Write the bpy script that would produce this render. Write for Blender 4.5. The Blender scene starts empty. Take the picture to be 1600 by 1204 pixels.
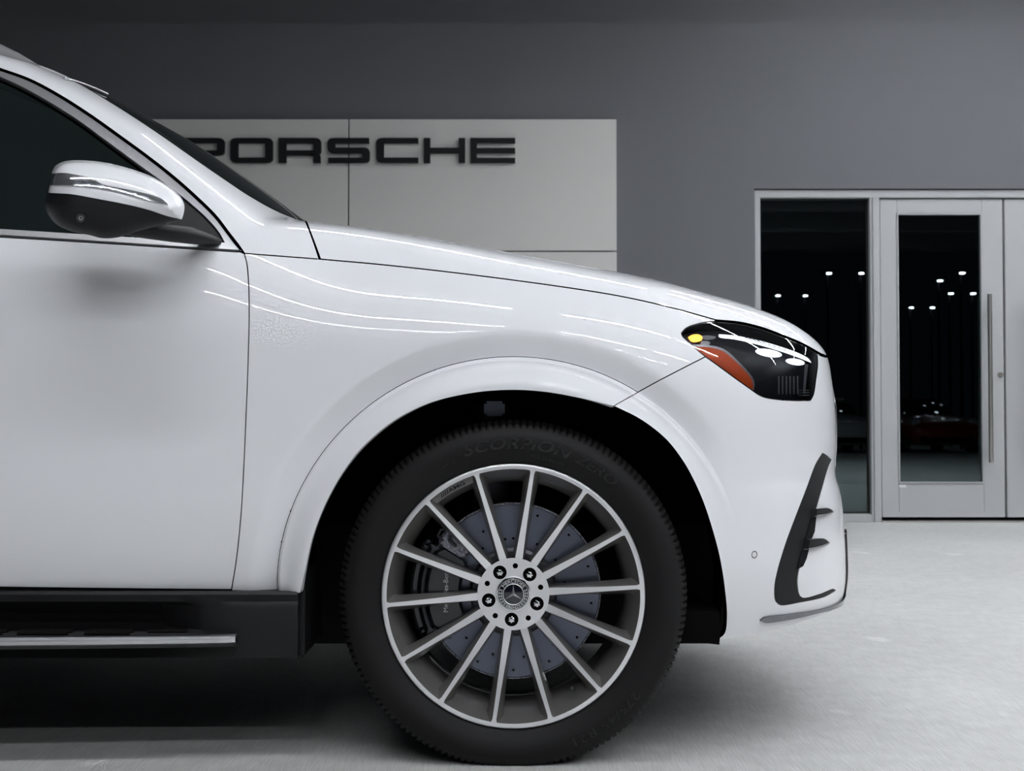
import bpy, bmesh, math, random
import numpy as np
from mathutils import Vector, Matrix
from mathutils.geometry import delaunay_2d_cdt
random.seed(7); rng = np.random.default_rng(7)
PI = math.pi
# ------------------------------------------------------------------ camera, world, light, exposure
FPX = 2100.0; CAMD = 2.92; CAMH = 0.753; TILT = math.radians(1.516)
scene = bpy.context.scene
COL = scene.collection
cam_d = bpy.data.cameras.new('camera'); cam = bpy.data.objects.new('camera', cam_d); COL.objects.link(cam)
cam.location = (0, -CAMD, CAMH); cam.rotation_euler = (PI/2 + TILT, 0, 0)
cam_d.sensor_width = 36; cam_d.lens = FPX/1600*36; cam_d.clip_end = 200
cam_d.dof.use_dof = True; cam_d.dof.focus_distance = 2.95; cam_d.dof.aperture_fstop = 11
scene.camera = cam
world = bpy.data.worlds.new('night'); scene.world = world; world.use_nodes = True
world.node_tree.nodes['Background'].inputs[0].default_value = (0.55, 0.6, 0.75, 1)
world.node_tree.nodes['Background'].inputs[1].default_value = 0.012
scene.view_settings.view_transform = 'Standard'; scene.view_settings.look = 'None'
scene.view_settings.gamma = 1; scene.view_settings.use_curve_mapping = False
scene.view_settings.exposure = 0.56
CEIL_Z = 4.7
LED = 110.0         # emission of the LED tubes on the canopy ceiling
# (x, y, length, along) of every tube under the canopy
TUBES = [(x, y, 2.4, 0) for y in (-6.8, -4.3, -1.8) for x in (-.8, 2.0, 4.8)] + \
        [(x, y, 2.4, 0) for y in (.9, 3.2, 5.5) for x in (3.2, 6.0, 8.8)] + [(.4, 3.2, 2.4, 0)]
WALL_Y = 7.12
# ------------------------------------------------------------------ pixel helpers (photograph 1600 x 1204)
def rays(p):
    p = np.asarray(p, float).reshape(-1, 2)
    a = (p[:, 0]-800)/FPX; b = (602-p[:, 1])/FPX
    den = math.cos(TILT) - b*math.sin(TILT)
    return a/den, (math.sin(TILT)+b*math.cos(TILT))/den
def at(px, py, Y):
    rx, rz = rays([(px, py)]); s = CAMD+Y
    return Vector((rx[0]*s, Y, CAMH+rz[0]*s))
def to_px(P):
    P = np.asarray(P, float).reshape(-1, 3)
    y = P[:, 1]+CAMD; z = P[:, 2]-CAMH
    dep = y*math.cos(TILT)+z*math.sin(TILT); up = -y*math.sin(TILT)+z*math.cos(TILT)
    return np.stack([800+FPX*P[:, 0]/dep, 602-FPX*up/dep], 1)
def smooth(pts, step=5.0):
    """Catmull-Rom through traced points, resampled at about STEP."""
    p = np.asarray(pts, float)
    if len(p) == 2:
        n = max(1, int(np.ceil(np.linalg.norm(p[1]-p[0])/step)))
        t = np.linspace(0, 1, n+1)[:, None]; return p[0]*(1-t)+p[1]*t
    q = np.vstack([2*p[0]-p[1], p, 2*p[-1]-p[-2]])
    out = []
    for i in range(1, len(q)-2):
        p0, p1, p2, p3 = q[i-1:i+3]
        n = max(2, int(np.ceil(np.linalg.norm(p2-p1)/step*2)))
        d0, d1, d2 = [max(np.linalg.norm(b-a), 1e-9)**.5 for a, b in ((p0, p1), (p1, p2), (p2, p3))]
        m1 = (p1-p0)/d0-(p2-p0)/(d0+d1)+(p2-p1)/d1; m2 = (p2-p1)/d1-(p3-p1)/(d1+d2)+(p3-p2)/d2
        m1 = m1*d1; m2 = m2*d1
        t = np.linspace(0, 1, n, endpoint=False)[:, None]
        out.append((2*t**3-3*t**2+1)*p1+(t**3-2*t**2+t)*m1+(-2*t**3+3*t**2)*p2+(t**3-t**2)*m2)
    out = np.vstack(out+[p[-1:]])
    s = np.r_[0, np.cumsum(np.linalg.norm(np.diff(out, axis=0), axis=1))]
    n = max(2, int(round(s[-1]/step))+1)
    u = np.linspace(0, s[-1], n)
    return np.stack([np.interp(u, s, out[:, k]) for k in range(p.shape[1])], 1)
def loop(*segs, step=5.0):
    """closed polygon out of smooth segments, corners where they meet"""
    out = []
    for s in segs:
        r = smooth(s, step)
        if out and np.linalg.norm(out[-1]-r[0]) < 1e-6: r = r[1:]
        out.extend(list(r))
    if np.linalg.norm(out[0]-out[-1]) < 1e-6: out.pop()
    return np.array(out)
def area2(p): return 0.5*np.sum(p[:, 0]*np.roll(p[:, 1], -1)-np.roll(p[:, 0], -1)*p[:, 1])
def inset(p, g):
    """move a polygon inwards by g"""
    s = np.sign(area2(p))
    e = np.roll(p, -1, 0)-p; e /= np.maximum(np.linalg.norm(e, axis=1), 1e-9)[:, None]
    n = np.stack([-e[:, 1], e[:, 0]], 1)*s
    m = n+np.roll(n, 1, 0); m /= np.maximum(np.linalg.norm(m, axis=1), 1e-6)[:, None]
    c = np.maximum((m*n).sum(1), 0.5)
    return p+m*(g/c)[:, None]
def inside(q, poly):
    x, y = q[:, 0], q[:, 1]; r = np.zeros(len(q), bool)
    x1, y1 = poly[:, 0], poly[:, 1]; x2, y2 = np.roll(x1, -1), np.roll(y1, -1)
    for a, b, c, d in zip(x1, y1, x2, y2):
        if b == d: continue
        k = (b > y) != (d > y)
        r ^= k & (x < (c-a)*(y-b)/(d-b)+a)
    return r
def dist_poly(q, poly):
    a = poly; b = np.roll(poly, -1, 0); best = np.full(len(q), 1e9)
    for p, r in zip(a, b):
        v = r-p; l = max(v@v, 1e-12)
        t = np.clip(((q-p)@v)/l, 0, 1)
        best = np.minimum(best, np.linalg.norm(q-(p+t[:, None]*v), axis=1))
    return best
def triangulate(outer, holes, step, extra=None):
    """constrained triangulation of a polygon with holes and interior points -> verts, tris, boundary loops (index arrays)"""
    loops = [outer]+list(holes); pts = []; edges = []; L = []
    for lp in loops:
        o = len(pts); n = len(lp); pts.extend(lp.tolist()); L.append(np.arange(o, o+n))
        edges.extend([(o+i, o+(i+1) % n) for i in range(n)])
    mn, mx = outer.min(0), outer.max(0)
    h = step*.866
    g = []
    for j, y in enumerate(np.arange(mn[1]+h*.5, mx[1], h)):
        xs = np.arange(mn[0]+(step*.5 if j % 2 else 0), mx[0], step)
        g.append(np.stack([xs, np.full(len(xs), y)], 1))
    g = np.vstack(g) if g else np.zeros((0, 2))
    if extra is not None and len(extra):
        ex = np.asarray(extra)
        # keep the regular grid away from the extra rows
        cell = {}
        for p in ex: cell[(int(p[0]//step), int(p[1]//step))] = 1
        keep = np.array([(int(p[0]//step), int(p[1]//step)) not in cell for p in g], bool)
        g = np.vstack([g[keep], ex])
    if len(g):
        k = inside(g, outer)
        for hl in holes: k &= ~inside(g, hl)
        g = g[k]
        for lp in loops:
            if len(g): g = g[dist_poly(g, lp) > step*.45]
    pts.extend(g.tolist())
    V, E, T, ov, oe, of = delaunay_2d_cdt([Vector(p) for p in pts], edges, [], 0, 1e-7)
    V = np.array([v[:] for v in V]); T = np.array([t[:] for t in T if len(t) == 3], int)
    c = V[T].mean(1); k = inside(c, outer)
    for hl in holes: k &= ~inside(c, hl)
    T = T[k]
    mp = {}
    for i, o in enumerate(ov):
        for q in o: mp[q] = i
    L = [np.array([mp[i] for i in lp]) for lp in L]
    return V, T, L
# ------------------------------------------------------------------ materials
MAT = {}
def mat(name, col=(.5, .5, .5), rough=.5, metal=0, coat=0, spec=.5, emit=None, es=0, coat_r=.03, ior=1.5):
    if name in MAT: return MAT[name]
    m = bpy.data.materials.new(name); m.use_nodes = True
    b = m.node_tree.nodes['Principled BSDF']
    b.inputs['Base Color'].default_value = (*col, 1); b.inputs['Roughness'].default_value = rough
    b.inputs['Metallic'].default_value = metal; b.inputs['Coat Weight'].default_value = coat
    b.inputs['Coat Roughness'].default_value = coat_r; b.inputs['Specular IOR Level'].default_value = spec
    b.inputs['IOR'].default_value = ior
    if emit: b.inputs['Emission Color'].default_value = (*emit, 1); b.inputs['Emission Strength'].default_value = es
    MAT[name] = m; return m
def nodes(m): return m.node_tree.nodes, m.node_tree.links, m.node_tree.nodes['Principled BSDF']
def noise_bump(m, scale=200, strength=.1, dist=.002, detail=4, vec=None):
    N, L, b = nodes(m)
    t = N.new('ShaderNodeTexNoise'); t.inputs['Scale'].default_value = scale; t.inputs['Detail'].default_value = detail
    c = N.new('ShaderNodeTexCoord'); L.new(c.outputs['Object'], t.inputs['Vector'])
    bp = N.new('ShaderNodeBump'); bp.inputs['Strength'].default_value = strength; bp.inputs['Distance'].default_value = dist
    L.new(t.outputs['Fac'], bp.inputs['Height']); L.new(bp.outputs['Normal'], b.inputs['Normal'])
    return m
def noise_col(m, c1, c2, scale=3, detail=5, lo=.35, hi=.65):
    N, L, b = nodes(m)
    t = N.new('ShaderNodeTexNoise'); t.inputs['Scale'].default_value = scale; t.inputs['Detail'].default_value = detail
    c = N.new('ShaderNodeTexCoord'); L.new(c.outputs['Object'], t.inputs['Vector'])
    r = N.new('ShaderNodeValToRGB'); r.color_ramp.elements[0].position = lo; r.color_ramp.elements[1].position = hi
    r.color_ramp.elements[0].color = (*c1, 1); r.color_ramp.elements[1].color = (*c2, 1)
    L.new(t.outputs['Fac'], r.inputs['Fac']); L.new(r.outputs['Color'], b.inputs['Base Color'])
    return m
def glass_mat(name, tint, ior=1.5, rough=0.0, gl=(1, 1, 1)):
    m = bpy.data.materials.new(name); m.use_nodes = True; nt = m.node_tree; nt.nodes.clear()
    o = nt.nodes.new('ShaderNodeOutputMaterial'); mx = nt.nodes.new('ShaderNodeMixShader')
    fr = nt.nodes.new('ShaderNodeFresnel'); fr.inputs['IOR'].default_value = ior
    tr = nt.nodes.new('ShaderNodeBsdfTransparent'); tr.inputs['Color'].default_value = (*tint, 1)
    g = nt.nodes.new('ShaderNodeBsdfGlossy'); g.inputs['Roughness'].default_value = rough; g.inputs['Color'].default_value = (*gl, 1)
    nt.links.new(fr.outputs[0], mx.inputs[0]); nt.links.new(tr.outputs[0], mx.inputs[1]); nt.links.new(g.outputs[0], mx.inputs[2])
    nt.links.new(mx.outputs[0], o.inputs['Surface'])
    MAT[name] = m; return m
mat('paint', (.82, .825, .85), .45, 0, 1.0, .3)
mat('black_plastic', (.0085, .0085, .0095), .5, spec=.3); noise_bump(MAT['black_plastic'], 900, .25, .0006)
mat('dark_plastic', (.006, .006, .007), .7, spec=.15)
mat('gloss_black', (.008, .008, .010), .12, 0, 1.0)
mat('chrome', (.75, .76, .78), .07, 1)
mat('satin_metal', (.40, .40, .41), .42, .85)
mat('silver_trim', (.70, .70, .72), .28, 1)
mat('rubber', (.0078, .0074, .0078), .6, spec=.2); noise_bump(MAT['rubber'], 500, .25, .0008)
mat('rubber_letter', (.003, .003, .0035), .38)
mat('machined', (.84, .84, .86), .34, .72)
mat('wheel_dark', (.16, .153, .146), .28, .45, .8)
mat('brake_iron', (.17, .185, .24), .38, .85)
mat('brake_rust', (.16, .155, .165), .6, .5); noise_col(MAT['brake_rust'], (.12, .12, .14), (.55, .56, .64), 160, 4)
mat('caliper_black', (.012, .014, .018), .3, 0, .5)
mat('steel_dark', (.07, .07, .08), .45, .8)
mat('badge_black', (.006, .006, .012), .15, 0, 1)
mat('white_print', (.75, .75, .76), .5)
mat('badge_silver', (.80, .81, .83), .30, .75)
mat('amber', (.62, .09, .012), .35, 0, .6); noise_bump(MAT['amber'], 700, .5, .001)
mat('amber_lamp', (.9, .35, .04), .3, emit=(1.0, .40, .06), es=1.5)
mat('lamp_white', (.9, .9, .92), .3, emit=(.85, .93, 1.0), es=1.1)
mat('lamp_chrome', (.62, .66, .75), .12, 1)
mat('lamp_grey', (.35, .36, .38), .3, .6)
mat('lamp_black', (.006, .006, .010), .45, spec=.3)
mat('rubber_seal', (.006, .006, .006), .6)
mat('tinted_glass', (.008, .012, .012), .03, 0, 0, .5)
glass_mat('clear_lens', (.96, .97, .98), 1.5)
glass_mat('store_glass', (.28, .38, .38), 1.9, gl=(.82, .97, 1.0))
mat('chrome_dark_reflection', (.22, .225, .24), .10, 1)  # chrome of the bumper strip, its dark reflection put into the base colour
mat('liner_felt', (.003, .003, .003), .9, spec=.05)
mat('board_grey', (.035, .035, .037), .45)
mat('indicator_lens', (.30, .31, .32), .12, .7, 1)
# ------------------------------------------------------------------ object helpers
def link(o, parent=None):
    COL.objects.link(o)
    if parent is not None: o.parent = parent
    return o
def tag(o, label=None, cat=None, group=None, kind=None):
    if label: o['label'] = label
    if cat: o['category'] = cat
    if group: o['group'] = group
    if kind: o['kind'] = kind
    return o
def empty(name, loc, parent=None):
    o = bpy.data.objects.new(name, None); o.location = loc; o.empty_display_size = .1
    return link(o, parent)
CAR_LOC = Vector((-1.5, 1.0, 0.0))
ORIGIN = {}
def world_origin(o):
    v = Vector((0, 0, 0))
    while o is not None: v += o.location; o = o.parent
    return v
def mesh_obj(name, V, F, material, parent=None, normals=None, flat=False, mats=None, midx=None):
    """one mesh object; V in world space, moved into the parent's space (parents are only translated)"""
    off = world_origin(parent) if parent is not None else Vector((0, 0, 0))
    V = np.asarray(V, float)-np.array(off)[None, :]
    me = bpy.data.meshes.new(name)
    me.from_pydata(V.tolist(), [], [tuple(int(i) for i in f) for f in F]); me.update()
    if mats:
        for m in mats: me.materials.append(MAT[m])
        if midx is not None: me.polygons.foreach_set('material_index', np.asarray(midx, np.int32))
    else: me.materials.append(MAT[material] if isinstance(material, str) else material)
    if not flat: me.polygons.foreach_set('use_smooth', np.ones(len(me.polygons), bool))
    if normals is not None: me.normals_split_custom_set_from_vertices(np.asarray(normals, float).tolist())
    o = bpy.data.objects.new(name, me)
    return link(o, parent)
class MB:
    """collects plain shapes in world space and links them as one mesh"""
    def __init__(s): s.V = []; s.F = []; s.M = []
    def add(s, V, F, m=0):
        o = len(s.V); s.V.extend([tuple(v) for v in V]); s.F.extend([tuple(i+o for i in f) for f in F]); s.M.extend([m]*len(F)); return s
    def box(s, a, b, m=0, bev=0.0):
        x0, y0, z0 = [min(p, q) for p, q in zip(a, b)]; x1, y1, z1 = [max(p, q) for p, q in zip(a, b)]
        if bev <= 0:
            V = [(x, y, z) for x in (x0, x1) for y in (y0, y1) for z in (z0, z1)]
            F = [(0, 1, 3, 2), (4, 6, 7, 5), (0, 4, 5, 1), (2, 3, 7, 6), (0, 2, 6, 4), (1, 5, 7, 3)]
            return s.add(V, F, m)
        bm = bmesh.new(); bmesh.ops.create_cube(bm, size=1)
        for v in bm.verts: v.co = Vector(((x0+x1)/2+v.co.x*(x1-x0), (y0+y1)/2+v.co.y*(y1-y0), (z0+z1)/2+v.co.z*(z1-z0)))
        bmesh.ops.bevel(bm, geom=bm.edges[:], offset=min(bev, .45*min(x1-x0, y1-y0, z1-z0)), segments=2, affect='EDGES')
        bm.verts.index_update()
        s.add([v.co[:] for v in bm.verts], [[v.index for v in f.verts] for f in bm.faces], m); bm.free(); return s
    def tube(s, pts, r, n=12, m=0, cap=True):
        P = [Vector(p) for p in pts]; R = r if hasattr(r, '__len__') else [r]*len(P); V = []; F = []
        up = None
        for i, p in enumerate(P):
            t = (P[min(i+1, len(P)-1)]-P[max(i-1, 0)]).normalized()
            if up is None: up = Vector((0, 0, 1)) if abs(t.z) < .9 else Vector((1, 0, 0))
            a = t.cross(up).normalized(); b = a.cross(t).normalized(); up = b
            for k in range(n):
                c, q = math.cos(2*PI*k/n), math.sin(2*PI*k/n); V.append(p+(a*c+b*q)*R[i])
        for i in range(len(P)-1):
            for k in range(n): F.append((i*n+k, i*n+(k+1) % n, (i+1)*n+(k+1) % n, (i+1)*n+k))
        if cap: F.append(tuple(range(n))[::-1]); F.append(tuple((len(P)-1)*n+k for k in range(n)))
        return s.add(V, F, m)
    def prism(s, poly, y0, y1, m=0, holes=()):
        """polygon in (x, z) extruded along y"""
        V, T, L = triangulate(np.asarray(poly, float), [np.asarray(h, float) for h in holes], 1e3)
        n = len(V)
        A = [(v[0], y0, v[1]) for v in V]+[(v[0], y1, v[1]) for v in V]
        F = [tuple(t) for t in T]+[tuple(i+n for i in t[::-1]) for t in T]
        for lp in L:
            for i, j in zip(lp, np.roll(lp, -1)): F.append((i, j, j+n, i+n))
        return s.add(A, F, m)
    def lathe(s, prof, n=64, m=0, c=(0, 0, 0), a0=0, a1=2*PI):
        """profile (r, y) turned about the y axis through c"""
        full = abs(a1-a0-2*PI) < 1e-6; k = n if full else n+1; V = []; F = []
        for i in range(k):
            a = a0+(a1-a0)*i/n
            for r, y in prof: V.append((c[0]+r*math.sin(a), c[1]+y, c[2]+r*math.cos(a)))
        q = len(prof)
        for i in range(n):
            j = (i+1) % k
            for t in range(q-1): F.append((i*q+t, i*q+t+1, j*q+t+1, j*q+t))
        return s.add(V, F, m)
    def build(s, name, material, parent=None, smooth_angle=None, mats=None):
        V = np.array(s.V, float)
        o = mesh_obj(name, V, s.F, material, parent, flat=smooth_angle is None, mats=mats, midx=s.M if mats else None)
        bm = bmesh.new(); bm.from_mesh(o.data); bmesh.ops.recalc_face_normals(bm, faces=bm.faces); bm.to_mesh(o.data); bm.free()
        if smooth_angle is not None: o.data.set_sharp_from_angle(angle=math.radians(smooth_angle))
        return o
def text_mesh(body, size=1.0, extrude=0.0, spacing=1.0, bold=0.0, shear=0.0):
    cu = bpy.data.curves.new('t', 'FONT'); cu.body = body; cu.size = size; cu.extrude = extrude; cu.space_character = spacing
    cu.offset = bold; cu.shear = shear; cu.align_x = 'CENTER'; cu.resolution_u = 3
    o = bpy.data.objects.new('t', cu); COL.objects.link(o)
    dg = bpy.context.evaluated_depsgraph_get(); me = bpy.data.meshes.new_from_object(o.evaluated_get(dg))
    V = np.array([v.co[:] for v in me.vertices]); F = [tuple(p.vertices) for p in me.polygons]
    bpy.data.objects.remove(o); bpy.data.curves.remove(cu); bpy.data.meshes.remove(me)
    return V, F

# ------------------------------------------------------------------ the setting
def floor_mat():
    m = mat('concrete', (.5, .5, .49), .55, spec=.4); N, L, b = nodes(m)
    tc = N.new('ShaderNodeTexCoord')
    def noise(scale, detail, mapping=None, rot=0):
        t = N.new('ShaderNodeTexNoise'); t.inputs['Scale'].default_value = scale; t.inputs['Detail'].default_value = detail
        mp = N.new('ShaderNodeMapping'); mp.inputs['Scale'].default_value = mapping or (1, 1, 1); mp.inputs['Rotation'].default_value = (0, 0, rot)
        L.new(tc.outputs['Object'], mp.inputs['Vector']); L.new(mp.outputs['Vector'], t.inputs['Vector']); return t
    big = noise(.9, 6); mid = noise(14, 6); broom = noise(1, 3, (330, 10, 1), math.radians(33)); fine = noise(420, 2)
    r = N.new('ShaderNodeValToRGB'); r.color_ramp.elements[0].position = .3; r.color_ramp.elements[1].position = .7
    r.color_ramp.elements[0].color = (.50, .50, .49, 1); r.color_ramp.elements[1].color = (.585, .585, .572, 1)
    L.new(big.outputs['Fac'], r.inputs['Fac'])
    def mul(a, fac, lo, hi):
        mr = N.new('ShaderNodeMapRange'); mr.inputs['From Min'].default_value = .3; mr.inputs['From Max'].default_value = .7
        mr.inputs['To Min'].default_value = lo; mr.inputs['To Max'].default_value = hi; L.new(fac, mr.inputs['Value'])
        mx = N.new('ShaderNodeMix'); mx.data_type = 'RGBA'; mx.blend_type = 'MULTIPLY'; mx.inputs['Factor'].default_value = 1
        L.new(a, mx.inputs['A']); L.new(mr.outputs['Result'], mx.inputs['B']); return mx.outputs['Result']
    c = mul(r.outputs['Color'], mid.outputs['Fac'], .93, 1.05)
    c = mul(c, broom.outputs['Fac'], .83, 1.09)
    c = mul(c, fine.outputs['Fac'], .86, 1.10)
    spot = noise(2.6, 1); rs = N.new('ShaderNodeValToRGB'); rs.color_ramp.elements[0].position = .715; rs.color_ramp.elements[1].position = .74
    rs.color_ramp.elements[0].color = (1, 1, 1, 1); rs.color_ramp.elements[1].color = (1.25, 1.25, 1.22, 1)
    L.new(spot.outputs['Fac'], rs.inputs['Fac'])
    mx = N.new('ShaderNodeMix'); mx.data_type = 'RGBA'; mx.blend_type = 'MULTIPLY'; mx.inputs['Factor'].default_value = 1
    L.new(c, mx.inputs['A']); L.new(rs.outputs['Color'], mx.inputs['B'])
    L.new(mx.outputs['Result'], b.inputs['Base Color'])
    bp = N.new('ShaderNodeBump'); bp.inputs['Strength'].default_value = .35; bp.inputs['Distance'].default_value = .003
    L.new(broom.outputs['Fac'], bp.inputs['Height']); L.new(bp.outputs['Normal'], b.inputs['Normal'])
    return m
floor_mat()
noise_bump(mat('wall_paint', (.15, .155, .166), .8, spec=.3), 160, .25, .003)
noise_bump(mat('sign_face', (.66, .645, .625), .55), 300, .05, .001)
mat('sign_letter', (.008, .008, .010), .6, spec=.25)
mat('frame_alu', (.44, .45, .46), .45, .1)
mat('ceiling_metal', (.16, .165, .17), .6)
mat('interior_dark', (.02, .022, .024), .8)
mat('brushed', (.62, .60, .57), .28, 1)
mat('tube_glow', (1, 1, 1), .5, emit=(.93, .96, 1.0), es=LED)
mat('fixture_white', (.7, .7, .7), .5)
def struct(o): o['kind'] = 'structure'; return o
struct(MB().box((-16, -40, -.3), (24, WALL_Y+14, 0)).build('floor', 'concrete'))
struct(MB().box((-12, -14, CEIL_Z), (16, WALL_Y+.3, CEIL_Z+.25)).build('ceiling', 'ceiling_metal'))
for k, yb in enumerate((-10.5, -8.05, -5.55, -3.05, -.45, 2.05, 4.35, 6.6)):      # ribs of the canopy, seen only as reflections
    struct(MB().box((-12, yb-.1, CEIL_Z-.36), (16, yb+.1, CEIL_Z)).build('trim_%d' % (k+11), 'ceiling_metal'))
WY = WALL_Y
def wx(px): return at(px, 600, WY).x
def wz(py): return at(1400, py, WY).z
OX0, OX1, OZ = wx(1180), wx(1966), wz(294.5)
wall = MB().box((-12, WY, 0), (OX0, WY+.25, CEIL_Z)).box((OX0, WY, OZ), (OX1, WY+.25, CEIL_Z)).box((OX1, WY, 0), (16, WY+.25, CEIL_Z))
struct(wall.build('wall_back', 'wall_paint'))
# dark hall behind the glass
hall = MB().box((OX0-1, WY+6, 0), (OX1+2, WY+6.1, CEIL_Z)).box((OX0-1.1, WY+.25, 0), (OX0-1, WY+6, CEIL_Z)).box((OX1+2, WY+.25, 0), (OX1+2.1, WY+6, CEIL_Z)).box((OX0-1, WY+.25, CEIL_Z-.2), (OX1+2, WY+6, CEIL_Z-.1)).box((OX0-1, WY+.25, .001), (OX1+2, WY+6, .006))
struct(hall.build('wall_hall', 'interior_dark'))
def frame_rect(mb, x0, x1, z0, z1, l, r, t, b, y0, y1, bev=.004):
    mb.box((x0, y0, z0), (x0+l, y1, z1), bev=bev).box((x1-r, y0, z0), (x1, y1, z1), bev=bev)
    mb.box((x0+l, y0, z1-t), (x1-r, y1, z1), bev=bev).box((x0+l, y0, z0), (x1-r, y1, z0+b), bev=bev); return mb
# fixed frame: jambs, head, posts
fr = MB()
for a, b in ((1181, 1190), (1362, 1377.5), (1769, 1784.5), (1955, 1965)):
    fr.box((wx(a), WY+.02, 0), (wx(b), WY+.17, wz(308)), bev=.004)
fr.box((wx(1181), WY+.02, wz(308)), (wx(1965), WY+.17, wz(296)), bev=.004)
fr.box((wx(1190), WY+.02, 0), (wx(1362), WY+.17, wz(803)), bev=.004).box((wx(1784.5), WY+.02, 0), (wx(1955), WY+.17, wz(803)), bev=.004)
fr.box((wx(1366), WY+.005, 0), (wx(1369), WY+.03, wz(309)), bev=.002)
struct(fr.build('trim_8', 'frame_alu'))
for k, (a, b) in enumerate(((1190, 1362), (1784.5, 1955))):
    w = struct(MB().box((wx(a), WY+.09, wz(803)), (wx(b), WY+.102, wz(308))).build('window_%d' % (k+1), 'store_glass'))
    g = frame_rect(MB(), wx(a), wx(b), wz(803), wz(308), .012, .012, .012, .012, WY+.07, WY+.12, .002)
    g.build('glazing_bead', 'rubber_seal', w)
def door_leaf(n, x0, x1, flip):
    z0, z1 = .035, wz(309.5)
    sx = lambda px: (x0+(px-1379)*(x1-x0)/(1572-1379)) if not flip else (x1-(px-1379)*(x1-x0)/(1572-1379))
    def bx(mb, pa, pb, ya, yb, za, zb, bev=.004): mb.box((sx(pa), ya, za), (sx(pb), yb, zb), bev=bev); return mb
    m = MB(); ga, gb, gt, gbm = 1405.5, 1539, wz(332), wz(755)
    bx(m, 1379, ga, WY+.04, WY+.09, z0, z1); bx(m, gb, 1572, WY+.04, WY+.09, z0, z1)
    bx(m, ga, gb, WY+.04, WY+.09, gt, z1); bx(m, ga, gb, WY+.04, WY+.09, z0, gbm)
    d = struct(m.build('door_%d' % n, 'frame_alu'))
    MB().box((sx(ga), WY+.06, gbm), (sx(gb), WY+.07, gt)).build('glass_pane', 'store_glass', d)
    b = MB()
    for (pa, pb, za, zb) in ((ga, ga+2, gbm, gt), (gb-2, gb, gbm, gt), (ga+2, gb-2, gt-.01, gt), (ga+2, gb-2, gbm, gbm+.01)): bx(b, pa, pb, WY+.032, WY+.06, za, zb, 0)
    b.build('glazing_bead', 'frame_alu', d)
    bx(MB(), 1380, 1571, WY+.034, WY+.04, z0, wz(800), 0).build('kick_strip', 'frame_alu', d)
    hx = sx(1544.3); hz0, hz1 = wz(722), wz(460)
    h = MB().tube([(hx, WY-.045, hz0), (hx, WY-.045, hz1)], .0165, 16).build('pull_handle', 'brushed', d, 40)
    for py in (482, 700) if not flip else ():
        MB().tube([(hx, WY-.045, wz(py)), (hx+(.03 if not flip else -.03), WY+.042, wz(py))], .011, 10).build('standoff', 'satin_metal', d, 40)
    if not flip: MB().tube([(sx(1566), WY+.042, wz(585)), (sx(1566), WY+.015, wz(585))], [.02, .017], 20).build('lock_cylinder', 'brushed', d, 40)
    if not flip: bx(MB(), 1406, 1417, WY+.0375, WY+.0398, wz(761.5), wz(757.5), 0).build('sticker', 'white_print', d)
    return d
door_leaf(1, wx(1379), wx(1572), False); door_leaf(2, wx(1575), wx(1768), True)
struct(MB().box((wx(1377), WY-.03, 0), (wx(1770), WY+.13, .012), bev=.004).build('trim_9', 'brushed'))      # threshold
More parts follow.
